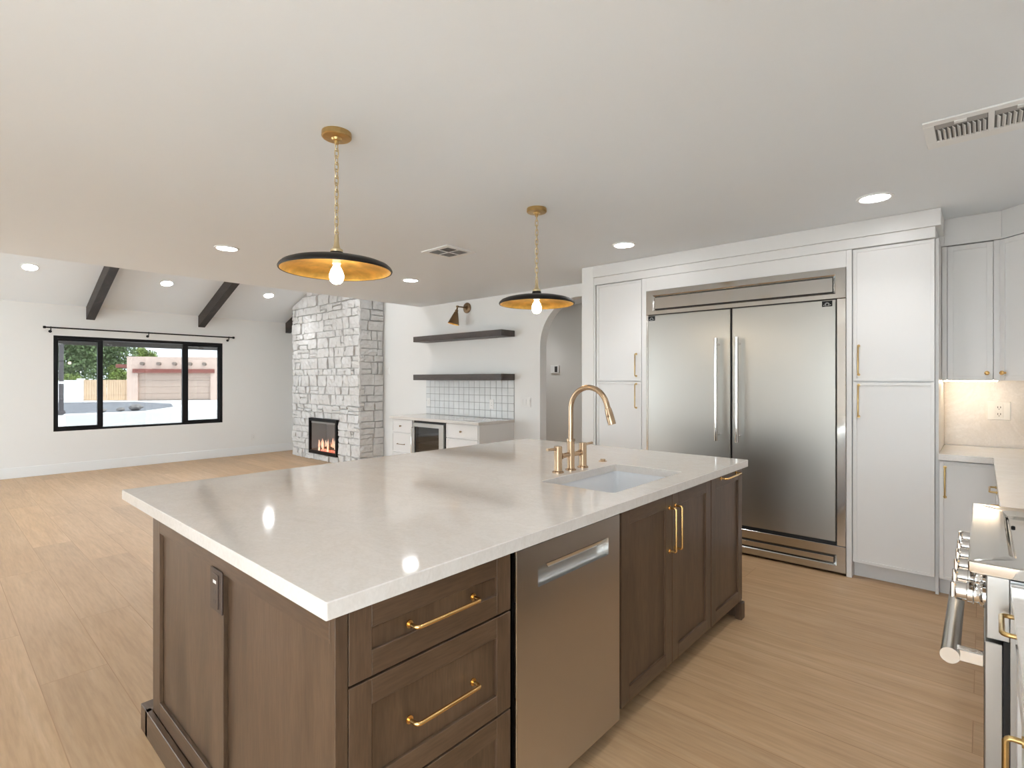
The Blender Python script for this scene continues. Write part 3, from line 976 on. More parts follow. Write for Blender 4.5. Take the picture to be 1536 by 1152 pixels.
# ------------------------------------------------------------------ right corner: base, worktop, uppers
t = thing('base_cabinet', 'white base cabinet with one gold handle right of the wide pantry cabinet', 'cabinet', (4.58, -.1, 0))
m = MB(); m.box(4.2755, 4.905, -.655, .2085, .112, ISL - .001); m.box(4.34, 4.905, -.655, .2085, 0, .111); m.build('body', M['cab'], t)
m = MB(); shaker(m, FA, -.078, .204, .113, .853, .019, .020, .006, bev=.001); dr = m.build('door', M['cab'], t)
pull(FA, .178, .178, .63, .815, M['brass'], dr, off=.0198, r=.0048, d=.03)

RX0, RX1 = 1.640, 2.412     # the range
FC = face_yp(-.075)         # front of the cabinets along the range wall
t = thing('base_cabinet', 'white base cabinet between the range and the room corner', 'cabinet', (3.3, -.37, 0))
m = MB(); m.box(RX1 + .004, 4.25, -.675, -.0755, .112, ISL - .001); m.box(RX1 + .004, 4.25, -.675, -.14, 0, .111); m.build('body', M['cab'], t)
for a, c2 in ((RX1 + .008, 3.02), (3.024, 3.62), (3.624, 4.18)):
    m = MB(); shaker(m, FC, a, c2, .113, .660, .019, .020, .006, bev=.001); dr = m.build('door', M['cab'], t)
    pull(FC, a + .05, a + .05, .42, .60, M['brass'], dr, off=.0198, r=.0048, d=.03)
    m = MB(); shaker(m, FC, a, c2, .668, .853, .019, .020, .006, bev=.001); dr = m.build('drawer', M['cab'], t)
    pull(FC, (a + c2) / 2 - .09, (a + c2) / 2 + .09, .76, .76, M['brass'], dr, off=.0198, r=.0048, d=.03)
t = thing('base_cabinet', 'white base cabinet nearest the camera, in the bottom right corner', 'cabinet', (1.2, -.37, 0))
m = MB(); m.box(.60, RX0 - .004, -.675, -.0755, .112, ISL - .001); m.box(.60, RX0 - .004, -.675, -.14, 0, .111); m.build('body', M['cab'], t)
for a, c2, hu in ((1.27, RX0 - .008, 1.305), (.604, 1.264, .64)):
    m = MB(); shaker(m, FC, a, c2, .113, .738, .045, .020, .007, bev=.001); dr = m.build('door', M['cab'], t)
    pull(FC, hu, hu, .52, .715, M['brass'], dr, off=.0198, r=.0052, d=.026)
    m = MB(); shaker(m, FC, a, c2, .744, .853, .022, .020, .006, bev=.001); dr = m.build('drawer', M['cab'], t)
    uc = (a + c2) / 2 + (.105 if a > 1 else -.12)
    pull(FC, uc - .06, uc + .06, .832, .832, M['brass'], dr, off=.0198, r=.0052, d=.026)
# worktops: one L-shaped run beyond the range, one piece on the camera's side
m = MB()
P = [(RX1 + .003, -.045), (4.215, -.045), (4.215, .209), (4.895, .209), (4.895, -.660), (RX1 + .003, -.660)]
def lloop(z, e=0.0): return [(x, y, z) for x, y in P]
m.loft([lloop(HC - TH), lloop(HC)], True, True)
bmesh.ops.bevel(m.bm, geom=list(m.bm.edges), offset=.0018, segments=1, affect='EDGES')
tag(m.build('corner_countertop', M['quartz'], loc=(4.3, -.3, HC - TH)), 'pale L-shaped worktop running along the wall from the pantry cabinet to the range', 'countertop')
m = MB(); m.box(.58, RX0 - .003, -.660, -.045, HC - TH, HC, .0018)
tag(m.build('front_countertop', M['quartz'], loc=(1.1, -.35, HC - TH)), 'pale worktop strip on the near side of the range', 'countertop')
# slab splashback
m = MB(); m.box(4.896, XW - .001, -.679, .209, HC + .001, 1.36)
tag(m.build('stone_backsplash', M['slab'], loc=(4.9, -.2, HC)), 'warm beige stone splashback lit from under the upper cabinet', 'backsplash')
t = thing('power_outlet', 'white double power outlet on the beige stone splashback', 'outlet', (4.895, -.075, 1.15))
FP = face_x(4.8955)
m = MB(); m.fbox(FP, -.138, -.022, 1.088, 1.212, 0, .006, .002); m.build('cover_plate', M['plate'], t)
m = MB(); m.fbox(FP, -.102, -.058, 1.102, 1.198, .0061, .008, .001); rc = m.build('receptacle', M['plate'], t)
for z in (1.122, 1.168):
    m = MB(); m.fbox(FP, -.090, -.086, z, z + .012, .0081, .0086); m.fbox(FP, -.076, -.072, z, z + .012, .0081, .0086); m.fbox(FP, -.083, -.078, z - .009, z - .004, .0081, .0086)
    m.build('slots', M['slot'], rc)

# upper cabinets: one on the refrigerator wall, one across the corner
FU = face_x(4.60)
t = thing('upper_cabinet', 'white upper cabinet with one small gold knob, next to the wide pantry cabinet', 'cabinet', (4.75, .06, 1.355))
m = MB(); m.box(4.6005, 4.905, -.085, .2085, 1.362, 2.256); m.build('body', M['cab'], t)
m = MB(); m.fbox(FU, .181, .208, 1.356, 2.256, .0005, .020, .001); m.build('filler_strip', M['cab'], t)
m = MB(); shaker(m, FU, -.047, .178, 1.356, 2.250, .030, .020, .006, bev=.001); dr = m.build('door', M['cab'], t)
def knob(F, u, z, parent, off=.02, r=.0135, mat=None, name='knob'):
    m = MB()
    a = Vector(F(u, off, z)); nrm = (Vector(F(u, off + 1, z)) - a).normalized()
    m.lathe([(.0, 0), (r * .55, 0), (r * .45, .004), (r * .42, .012), (r * .9, .016), (r, .020), (r * .95, .026), (r * .6, .028), (.0, .0285)], a, nrm, 18)
    return m.build(name, mat or M['gold'], parent, True)
knob(FU, -.018, 1.405, dr)
m = MB(); m.fbox(FU, -.085, -.050, 1.356, 2.256, .0005, .020, .001); m.build('filler_strip', M['cab'], t)
t = thing('corner_cabinet', 'white angled corner upper cabinet cut by the right edge of the photo', 'cabinet', (4.6, -.4, 1.355))
A_, B_ = Vector((4.580, -.090)), Vector((4.325, -.345))
m = MB()
base = [(4.905, -.087), (4.590, -.087), (4.332, -.345), (4.332, -.672), (4.905, -.672)]
m.loft([[(x, y, 1.362) for x, y in base], [(x, y, 2.256) for x, y in base]], True, True)
m.build('body', M['cab'], t)
dvec = (B_ - A_).normalized()
nv = Vector((-dvec.y, dvec.x))
if nv.x > 0: nv = -nv
FD = lambda u, d, z: (A_.x + dvec.x * u + nv.x * (d - .004 + .006), A_.y + dvec.y * u + nv.y * (d - .004 + .006), z)
m = MB(); shaker(m, FD, .006, (B_ - A_).length - .006, 1.356, 2.250, .030, .020, .006, bev=.001); dr = m.build('door', M['cab'], t)
knob(FD, .040, 1.405, dr)
m = MB()
m.box(4.578, 4.905, -.087, .1955, 2.2595, CEIL - .001, .001)
m.box(4.579, 4.904, .196, .2235, 2.2595, 2.3300)
q = [(4.905, -.0875), (4.575, -.0875), (4.312, -.350), (4.312, -.675), (4.905, -.675)]
m.loft([[(x, y, 2.2595) for x, y in q], [(x, y, CEIL - .001) for x, y in q]], True, True)
struct(m.build('trim_2', M['cab']))
m = MB(); m.box(4.66, 4.68, -.07, .20, 1.350, 1.3608)
m2 = tag(m.build('under_cabinet_light', M['led'], loc=(4.67, .07, 1.35)), 'warm strip light glowing under the upper cabinet beside the pantry', 'light')

# ------------------------------------------------------------------ range
t = thing('kitchen_range', 'stainless steel professional range with chrome knobs and a tubular oven handle', 'stove', (2.02, -.33, 0))
TZ = .936
m = MB(); m.box(RX0 + .002, RX1 - .002, -.660, -.046, .10, .905); m.build('body', M['steel_light'], t)
m = MB()
def rl(x0, x1, y0, y1, r, z): return rr(x0, x1, y0, y1, r, z, 4)
m.loft([rl(RX0, RX1, -.660, .022, .003, .909), rl(RX0, RX1, -.660, .027, .003, .913), rl(RX0, RX1, -.660, .027, .003, TZ - .003), rl(RX0 + .003, RX1 - .003, -.657, .024, .003, TZ),
        rl(RX0 + .085, RX1 - .06, -.60, -.046, .03, TZ), rl(RX0 + .095, RX1 - .07, -.59, -.056, .03, TZ - .022)], True, True)
m.build('cooktop', M['steel_pol'], t, True)
m = MB(); m.box(RX0 + .098, RX1 - .073, -.587, -.059, TZ - .0215, TZ - .014, .002); gp_ = m.build('griddle_plate', M['steel_pol'], t)
m = MB(); m.lathe([(.0, 0), (.005, 0), (.005, .004), (.003, .006), (.0, .0065)], (2.15, -.066, TZ - .0138), seg=14); m.build('stud', M['blackmetal'], t, True)
m = MB(); m.box(RX0 + .002, RX1 - .002, -.0455, -.005, .763, .9085, .002); cp = m.build('control_panel', M['steel_light'], t)
for i in range(6):
    x = 1.735 + i * .117
    m = MB(); m.lathe([(.0, 0), (.030, 0), (.030, .006), (.026, .010), (.0245, .012), (.0245, .022), (.027, .024), (.027, .034), (.0225, .036), (.0225, .055), (.020, .058), (.0, .0585)], (x, -.0048, .832), (0, 1, 0), 24)
    kb = m.build('knob', M['chrome'], cp, True)
    m = MB(); m.box(x - .005, x + .005, .0540, .0620, .812, .852, .002); m.build('grip', M['chrome'], kb)
m = MB(); m.box(RX0 + .004, RX1 - .004, -.0455, -.034, .12, .762); m.build('door_gap_shade', M['dark'], t)  # black sheet standing in for the shade in the gap behind the door
m = MB(); m.box(RX0 + .003, RX1 - .003, -.0335, -.002, .13, .754, .002); od = m.build('oven_door', M['steel_light'], t)
m = MB(); m.box(RX0 + .14, RX1 - .14, -.0018, -.0010, .25, .60); m.build('oven_window', M['glasstop'], od)
m = MB()
m.cyl((RX0 + .055, .062, .678), (RX1 - .055, .062, .678), .0195, 24)
hd = m.build('oven_handle', M['steel_handle'], od, True)
for x in (RX0 + .085, RX1 - .085):
    m = MB(); m.box(x - .014, x + .014, -.0016, .050, .664, .694, .002); m.build('handle_bracket', M['steel_pol'], hd)
for x in (RX0 + .05, RX1 - .05):
    m = MB(); m.cyl((x, -.12, 0), (x, -.12, .099), .02, 14); m.build('leg', M['steel_light'], t, True)
m = MB(); m.box(RX0 + .01, RX1 - .01, -.10, -.09, .02, .099); m.build('kick_plate', M['steel_light'], t)

# ------------------------------------------------------------------ fireplace
FX, FY0, FY1, FXB = 4.46, 7.135, 9.345, XW - .001
t = thing('fireplace', 'tall white stacked-stone fireplace column with a glowing electric firebox', 'fireplace', (4.68, 8.24, 0))
BY0, BY1, BZ0, BZ1 = 7.765, 8.685, .108, .712
core = MB()
def vz(y): return vault(y) - .002
def cprism(y0, y1, z0, top=None):
    core.hexa([(FX + .03, y0, z0), (FXB, y0, z0), (FXB, y1, z0), (FX + .03, y1, z0),
               (FX + .03, y0, top or vz(y0)), (FXB, y0, top or vz(y0)), (FXB, y1, top or vz(y1)), (FX + .03, y1, top or vz(y1))])
cprism(FY0 + .03, BY0, 0); cprism(BY1, FY1 - .03, 0); cprism(BY0, BY1, BZ1); cprism(BY0, BY1, 0, BZ0)
core.build('core', M['mortar'], t)
st = MB()
def stone(F, u0, u1, z0, z1, dmax, topf):
    g = .0022
    u0 += g; u1 -= g; z0 += g; z1 -= g
    if u1 - u0 < .02 or z1 - z0 < .02: return
    j = .012
    zl, zr_ = min(z1, topf(u0) - .006), min(z1, topf(u1) - .006)
    if min(zl, zr_) < z0 + .012: return
    cs = [(u0 + rnd.uniform(0, j), z0 + rnd.uniform(0, j)), (u1 - rnd.uniform(0, j), z0 + rnd.uniform(0, j)), (u1 - rnd.uniform(0, j), zr_ - rnd.uniform(0, j)), (u0 + rnd.uniform(0, j), zl - rnd.uniform(0, j))]
    nx = max(2, int((u1 - u0) / .06)); nz = max(2, int((z1 - z0) / .06))
    d = rnd.uniform(.018, dmax)
    tu, tz = rnd.uniform(-.010, .010), rnd.uniform(-.008, .008)
    def P(a, c):
        lo = [cs[0][k] + (cs[1][k] - cs[0][k]) * a for k in (0, 1)]
        hi = [cs[3][k] + (cs[2][k] - cs[3][k]) * a for k in (0, 1)]
        return [lo[k] + (hi[k] - lo[k]) * c for k in (0, 1)]
    grid = []
    for iz in range(nz + 1):
        row = []
        for ix in range(nx + 1):
            u, z = P(ix / nx, iz / nz)
            edge = ix in (0, nx) or iz in (0, nz)
            dd = d + tu * (ix / nx - .5) * 2 + tz * (iz / nz - .5) * 2 + rnd.uniform(-.008, .008) - (.006 if edge else 0)
            if edge:
                u += rnd.uniform(-.004, .004); z += rnd.uniform(-.004, .004) if z < topf(u) - .02 else -.002
            row.append(st.bm.verts.new(F(u, max(dd, .004), z)))
        grid.append(row)
    for iz in range(nz):
        for ix in range(nx):
            st.bm.faces.new((grid[iz][ix], grid[iz][ix + 1], grid[iz + 1][ix + 1], grid[iz + 1][ix]))
    per = [grid[0][i] for i in range(nx + 1)] + [grid[k][nx] for k in range(1, nz + 1)] + [grid[nz][i] for i in range(nx - 1, -1, -1)] + [grid[k][0] for k in range(nz - 1, 0, -1)]
    back = []
    for v in per:
        co = v.co
        bk = F(0, -.012, 0); fr_ = F(0, 0, 0)
        ax = 0 if abs(bk[0] - fr_[0]) > 1e-6 else 1
        q = list(co); q[ax] = bk[ax]
        back.append(st.bm.verts.new(q))
    n = len(per)
    for i in range(n):
        st.bm.faces.new((per[i], back[i], back[(i + 1) % n], per[(i + 1) % n]))
def courses(F, u0, u1, topf, holes=None, dmax=.042):
    z = 0.0
    while True:
        h = rnd.choice((.105, .13, .155, .175, .19))
        if z > max(topf(u0), topf(u1)) - .03: break
        spans = [(u0, u1)]
        if holes and z < BZ1 + .0 and z + h > BZ0:
            spans = [(u0, BY0 - .004), (BY1 + .004, u1)]
            for za, zb in ((z, min(z + h, BZ0 - .003)), (max(z, BZ1 + .003), z + h)):
                if zb - za > .02:
                    u = BY0 - .004
                    while u < BY1:
                        wdt = rnd.uniform(.13, .3)
                        if BY1 + .004 - u - wdt < .1: wdt = BY1 + .004 - u
                        stone(F, u, u + wdt, za, zb, dmax, topf)
                        u += wdt + 1e-5
        for a, c2 in spans:
            u = a
            while u < c2 - 1e-4:
                wdt = rnd.uniform(.10, .34)
                if c2 - u - wdt < .09: wdt = c2 - u
                top = z + h
                if top - z > .03:
                    k = rnd.random()
                    if k < .22 and wdt > .18 and top - z > .12:
                        zs = z + (top - z) * rnd.uniform(.35, .65)
                        stone(F, u, u + wdt, z, zs, dmax, topf); stone(F, u, u + wdt, zs, top, dmax, topf)
                    elif k < .36 and wdt > .2:
                        us = u + wdt * rnd.uniform(.2, .4)
                        zs = z + (top - z) * rnd.uniform(.35, .65)
                        stone(F, us, u + wdt, z, top, dmax, topf); stone(F, u, us, z, zs, dmax, topf); stone(F, u, us, zs, top, dmax, topf)
                    else:
                        stone(F, u, u + wdt, z, top, dmax, topf)
                u += wdt
        z += h
FS = face_x(FX + .03); FN = face_yn(FY0 + .03)
courses(FS, FY0 + .004, FY1 - .004, vz, True)
courses(FN, FX + .004, FXB - .004, lambda u: vz(FY0 + .03))
courses(lambda u, d, z: (u, FY1 - .03 + d, z), FX + .004, FXB - .004, lambda u: vz(FY1))
bmesh.ops.recalc_face_normals(st.bm, faces=st.bm.faces)
st.build('stone_veneer', M['stone'], t)
# firebox
FF = face_x(FX - .012)
m = MB(); ring(m, FF, BY0 + .002, BY1 - .002, BZ0 + .002, BZ1 - .002, BY0 + .045, BY1 - .035, BZ0 + .055, BZ1 - .05, -.03, .012)
fb = m.build('firebox', M['black'], t)
m = MB(); m.fbox(FF, BY0 + .05, BY1 - .05, BZ1 - .085, BZ1 - .058, -.02, -.012, .001); m.build('heater_vent', M['steel_light'], fb)
m = MB()
m.box(FX + .30, FX + .31, BY0 + .01, BY1 - .01, BZ0 + .01, BZ1 - .01)
m.box(FX + .03, FX + .30, BY0 + .004, BY0 + .012, BZ0 + .01, BZ1 - .01); m.box(FX + .03, FX + .30, BY1 - .012, BY1 - .004, BZ0 + .01, BZ1 - .01)
m.box(FX + .03, FX + .30, BY0 + .012, BY1 - .012, BZ0 + .004, BZ0 + .012); m.box(FX + .03, FX + .30, BY0 + .012, BY1 - .012, BZ1 - .012, BZ1 - .004)
m.build('liner', M['firebox'], fb)
m = MB(); m.fbox(FF, BY0 + .045, BY1 - .035, BZ0 + .055, BZ1 - .05, -.010, -.006); m.build('glass', M['fireglass'], fb)
m = MB()
for i in range(46):
    y = rnd.uniform(BY0 + .12, BY1 - .12); x = rnd.uniform(FX + .07, FX + .2); r = rnd.uniform(.014, .032)
    m.lathe([(.0, 0), (r * .8, r * .1), (r, r * .6), (r * .6, r * 1.2), (.0, r * 1.3)], (x, y, BZ0 + .0125 + rnd.uniform(0, .03)), seg=7)
m.build('embers', M['ember'], fb)
for (ya, yb, xa, xb, za, zb) in ((.14, .62, .15, .11, .075, .10), (.30, .78, .10, .16, .10, .085), (.22, .52, .20, .18, .13, .16), (.45, .72, .12, .2, .14, .12)):
    m = MB(); a = Vector((FX + xa, BY0 + ya, BZ0 + za)); c2 = Vector((FX + xb, BY0 + yb, BZ0 + zb))
    m.tube([a, a.lerp(c2, .3) + Vector((0, 0, .012)), a.lerp(c2, .7), c2], .026, 9, radii=[.02, .028, .026, .018]); m.build('log', M['log'], fb, True)
def flame(y, x, z, h, w_, mat):
    m = MB()
    n = 7
    ph = rnd.uniform(0, 6)
    pts = []; rad_ = []
    for k in range(n):
        s = k / (n - 1)
        pts.append((x, y + math.sin(ph + s * 5) * w_ * .6 * s, z + h * s)); rad_.append(max(.0012, w_ * math.sin(math.pi * (0.16 + 0.84 * s)) ** .8 * (1 - .35 * s)))
    m.tube(pts, 1, 7, radii=rad_)
    return m.build('flame', mat, fb, True)
for i in range(22):
    y = BY0 + rnd.uniform(.16, .76)
    c2 = 1 - abs((y - (BY0 + .46)) / .36)
    flame(y, FX + rnd.uniform(.06, .15), BZ0 + rnd.uniform(.03, .13), rnd.uniform(.06, .13) + .07 * c2, rnd.uniform(.010, .020), M['flame_w'] if i % 3 == 0 else M['flame'])

# ------------------------------------------------------------------ bar along the long wall
BX = 4.32     # carcass plane of the bar units
FB = face_x(BX)
BH = .868
def bar_unit(label, y0, y1, hy):
    t = thing('bar_cabinet', label, 'cabinet', (4.6, (y0 + y1) / 2, 0), 'drawer cabinets of the wall bar')
    m = MB(); m.box(BX + .0005, XW - .002, y0, y1, .1, BH - .036); m.box(BX + .06, XW - .002, y0, y1, 0, .099); m.build('body', M['cab'], t)
    for i, (z0, z1) in enumerate(((.656, .824), (.386, .646), (.108, .376))):
        m = MB(); shaker(m, FB, y0 + .012, y1 - .012, z0, z1, .018, .02, .005, bev=.001); dr = m.build('drawer', M['cab'], t)
        if i == 0: knob(FB, hy, .74, dr, mat=M['sconce'], r=.0125)
        else: pull(FB, hy - .075, hy + .075, (z0 + z1) / 2 - .02, (z0 + z1) / 2 - .02, M['sconce'], dr, off=.0198, r=.004, d=.026)
bar_unit('white drawer cabinet at the fireplace end of the wall bar', 5.605, 6.070, 5.855)
bar_unit('white drawer cabinet at the arch end of the wall bar', 4.372, 4.950, 4.66)
m = MB(); m.box(BX - .020, XW - .002, 4.360, 4.3712, 0, BH - .036, .001); tag(m.build('bar_end_panel', M['cab'], loc=(4.6, 4.366, 0)), 'white end panel closing the arch side of the wall bar', 'panel')
m = MB(); m.box(BX - .045, XW - .002, 4.345, 6.085, BH - .035, BH, .002)
tag(m.build('bar_countertop', M['quartz'], loc=(4.6, 5.2, BH - .035)), 'pale worktop on the wall bar under the floating shelves', 'countertop')
t = thing('wine_cooler', 'steel framed wine cooler with dark glass door built into the wall bar', 'wine cooler', (4.6, 5.28, 0))
m = MB(); y0, y1 = 4.956, 5.600
m.box(XW - .05, XW - .004, y0, y1, .02, BH - .04); m.box(BX + .002, XW - .05, y0, y0 + .02, .02, BH - .04); m.box(BX + .002, XW - .05, y1 - .02, y1, .02, BH - .04)
m.box(BX + .002, XW - .05, y0 + .02, y1 - .02, .02, .10); m.box(BX + .002, XW - .05, y0 + .02, y1 - .02, BH - .07, BH - .04); m.build('body', M['dark'], t)
m = MB(); ring(m, FB, y0 + .022, y1 - .012, .11, .800, y0 + .11, y1 - .045, .16, .752, .001, .03); dr = m.build('door', M['steel_light'], t)
m = MB(); m.fbox(FB, y0 + .11, y1 - .045, .16, .752, .010, .016); m.build('glass', M['coolglass'], dr)
m = MB(); m.tube([FB(y1 - .030, .031, .25), FB(y1 - .030, .062, .25), FB(y1 - .030, .07, .26), FB(y1 - .030, .07, .73), FB(y1 - .030, .062, .74), FB(y1 - .030, .031, .74)], .006, 8); m.build('handle', M['steel_pol'], dr, True)
for i in range(5):
    z = .21 + i * .105
    m = MB(); m.box(BX + .04, BX + .052, y0 + .024, y1 - .024, z, z + .018)
    for k in range(9):
        yy = y0 + .05 + k * .066
        m.cyl((BX + .053, yy, z + .006), (BX + .42, yy, z + .006), .003, 6)
    m.build('rack', M['steel_light'], t)
# tiles
t = thing('tile_backsplash', 'white glazed square tile splashback above the wall bar', 'backsplash', (4.9, 5.2, BH))
m = MB(); m.box(XW - .006, XW - .001, 4.352, 6.070, BH + .001, 1.356); m.build('grout', M['grout'], t)
m = MB()
nt_y, nt_z = 17, 5
sy = (6.070 - 4.352) / nt_y; sz = (1.356 - BH - .002) / nt_z
for i in range(nt_y):
    for k in range(nt_z):
        a = 4.352 + i * sy; z = BH + .002 + k * sz
        dx = [rnd.uniform(0, .0022) for _ in range(4)]
        g = .0032
        m.hexa([(XW - .010 - dx[0], a + g, z + g), (XW - .0065, a + g, z + g), (XW - .0065, a + sy - g, z + g), (XW - .010 - dx[1], a + sy - g, z + g),
                (XW - .010 - dx[2], a + g, z + sz - g), (XW - .0065, a + g, z + sz - g), (XW - .0065, a + sy - g, z + sz - g), (XW - .010 - dx[3], a + sy - g, z + sz - g)])
m.build('tiles', M['tile'], t)

def wall_plate(label, name, cat, F, u0, u1, z0, z1, kind, loc):
    t = thing(name, label, cat, loc)
    m = MB(); m.fbox(F, u0, u1, z0, z1, .0002, .006, .0015); m.build('cover_plate', M['plate'], t)
    uc, zc = (u0 + u1) / 2, (z0 + z1) / 2
    if kind == 'outlet':
        m = MB(); m.fbox(F, uc - .017, uc + .017, zc - .034, zc + .034, .0061, .008, .0008); rc = m.build('receptacle', M['plate'], t)
        m = MB()
        for z in (zc - .018, zc + .012):
            m.fbox(F, uc - .007, uc - .004, z, z + .008, .0081, .0085); m.fbox(F, uc + .004, uc + .007, z, z + .008, .0081, .0085)
        m.build('slots', M['slot'], rc)
    else:
        n = kind
        for i in range(n):
            c3 = u0 + (u1 - u0) * (i + .5) / n
            m = MB(); m.hexa([F(c3 - .016, .0061, zc - .033), F(c3 + .016, .0061, zc - .033), F(c3 + .016, .0085, zc - .033), F(c3 - .016, .0085, zc - .033),
                              F(c3 - .016, .0061, zc + .033), F(c3 + .016, .0061, zc + .033), F(c3 + .016, .0115, zc + .033), F(c3 - .016, .0115, zc + .033)])
            m.build('rocker', M['plate'], t)
    return t
FWR = face_x(XW); FTL = face_x(XW - .0128)
wall_plate('white power outlet on the right part of the bar tiles', 'power_outlet', 'outlet', FTL, 4.692, 4.768, .985, 1.108, 'outlet', (4.9, 4.73, 1.045))
wall_plate('white power outlet at the left end of the bar tiles', 'power_outlet', 'outlet', FTL, 5.965, 6.041, .98, 1.10, 'outlet', (4.9, 6.0, 1.04))
wall_plate('white triple light switch on the wall between bar tiles and arch', 'light_switch', 'switch', FWR, 4.085, 4.245, 1.03, 1.145, 3, (4.9, 4.165, 1.09))
wall_plate('small white control switch on the wall right beside the stone fireplace', 'light_switch', 'switch', FWR, 6.985, 7.085, 1.445, 1.565, 2, (4.9, 7.03, 1.5))
wall_plate('white power outlet low on the wall right of the picture window', 'power_outlet', 'outlet', face_yn(YW), 4.01, 4.085, .255, .375, 'outlet', (4.045, 10, .315))
t = thing('thermostat', 'small white thermostat with a dark screen on the hallway wall behind the arch', 'thermostat', (6.19, 4.7, 1.52))
FH = face_x(XH)
m = MB(); m.fbox(FH, 4.615, 4.765, 1.46, 1.575, .0002, .022, .004); hb = m.build('housing', M['plate'], t)
m = MB(); m.fbox(FH, 4.638, 4.688, 1.475, 1.56, .0221, .023); m.build('screen', M['slot'], hb)

# floating shelves
for z0, z1, l in ((1.899, 1.974, 'dark wood floating shelf, the upper one below the wall sconce'), (1.3575, 1.436, 'dark wood floating shelf, the lower one right above the bar tiles')):
    m = MB(); m.box(4.660, XW - .0005, 4.345, 6.062, z0, z1, .002)
    tag(m.build('floating_shelf', M['shelf'], loc=(4.9, 5.2, z0)), l, 'shelf', 'floating shelves over the bar')

# sconce
t = thing('wall_sconce', 'aged bronze swing sconce with cone shade above the floating shelves', 'wall lamp', (XW, 5.205, 2.335))
m = MB(); m.lathe([(.0, .0005), (.072, .0005), (.072, .010), (.062, .016), (.030, .018), (.026, .030), (.0, .031)], (XW, 5.205, 2.335), (-1, 0, 0), 30); m.build('back_plate', M['sconce'], t, True)
m = MB(); m.tube([(XW - .028, 5.205, 2.335), (XW - .09, 5.212, 2.338), (XW - .165, 5.222, 2.338)], .0085, 10)
m.lathe([(.0, 0), (.016, .002), (.02, .014), (.016, .026), (.0, .028)], (XW - .165, 5.222, 2.324), (0, 0, 1), 14); m.build('arm', M['sconce'], t, True)
ax = Vector((-.18, .16, -1)).normalized()
o0 = Vector((XW - .165, 5.222, 2.325))
m = MB(); m.lathe([(.010, 0), (.012, .03), (.021, .034), (.021, .062), (.026, .066), (.034, .092), (.076, .222), (.078, .228)], o0, ax, 30, cap=False); sh = m.build('lamp_shade', M['sconce'], t, True)
m = MB(); m.lathe([(.0772, .228), (.0745, .221), (.033, .093), (.0, .088)], o0, ax, 30, cap=False); m.build('gilt_lining', M['gilt'], sh, True)
m = MB(); m.lathe([(.0, .10), (.012, .102), (.013, .12), (.024, .145), (.024, .165), (.014, .182), (.0, .185)], o0, ax, 16); m.build('bulb', M['bulb_s'], t, True)

# curtain rod
t = thing('curtain_rod', 'thin black curtain rod on three brackets above the picture window', 'curtain rod', (2.41, 9.93, 2.11))
m = MB(); m.cyl((1.16, 9.93, 2.112), (3.66, 9.93, 2.112), .0105, 12); m.build('rod', M['blackmetal'], t, True)
for x, s in ((1.16, -1), (3.66, 1)):
    m = MB(); m.lathe([(.0, 0), (.017, 0), (.019, .012), (.017, .030), (.0, .031)], (x, 9.93, 2.112), (s, 0, 0), 14); m.build('finial', M['blackmetal'], t, True)
for x in (1.215, 2.40, 3.60):
    m = MB()
    m.tube([(x, 9.9995, 2.06), (x, 9.955, 2.06), (x, 9.935, 2.075), (x, 9.93, 2.10)], .0065, 8)
    m.cyl((x, 9.9997, 2.06), (x, 9.992, 2.06), .02, 14)
    m.tube([(x, 9.93 + .014 * math.cos(R(a)), 2.112 + .014 * math.sin(R(a))) for a in range(0, 360, 24)], .004, 6, closed=True)
    m.build('bracket', M['blackmetal'], t, True)

# ------------------------------------------------------------------ outside the picture window
g = MB(); g.box(-70, 90, YW + .16, 160, -.35, -.15); struct(g.build('ground', M['concrete']))
g = MB(); g.box(-70, XL - .15, -60, YW + .16, -.35, -.15); g.box(XL - .15, 90, -60, YF - .15, -.35, -.15); struct(g.build('terrace_ground', M['concrete']))
# roof overhang with rafter tails
o = MB()
y0, y1 = YW + .162, 11.15
def rz(y): return vault(y) + .02
o.hexa([(-3.5, y0, rz(y0)), (5.5, y0, rz(y0)), (5.5, y1, rz(y1)), (-3.5, y1, rz(y1)), (-3.5, y0, rz(y0) + .12), (5.5, y0, rz(y0) + .12), (5.5, y1, rz(y1) + .12), (-3.5, y1, rz(y1) + .12)])
struct(o.build('roof_overhang', M['soffit']))
o = MB(); o.box(-3.5, 5.5, 11.152, 11.19, rz(11.15) - .10, rz(11.15) + .13)
for i in range(13):
    x = -3.2 + i * .66
    o.hexa([(x, y0, rz(y0) - .09), (x + .06, y0, rz(y0) - .09), (x + .06, y1, rz(y1) - .03), (x, y1, rz(y1) - .03), (x, y0, rz(y0) - .002), (x + .06, y0, rz(y0) - .002), (x + .06, y1, rz(y1) - .002), (x, y1, rz(y1) - .002)])
struct(o.build('trim_3', M['soffit']))
# low garden wall
m = MB(); m.box(1.80, 9.0, 13.0, 13.25, -.15, .705, .02)
tag(m.build('garden_wall', M['wallwhite'], loc=(5, 13.1, -.15)), 'low white garden wall just outside the picture window', 'wall')
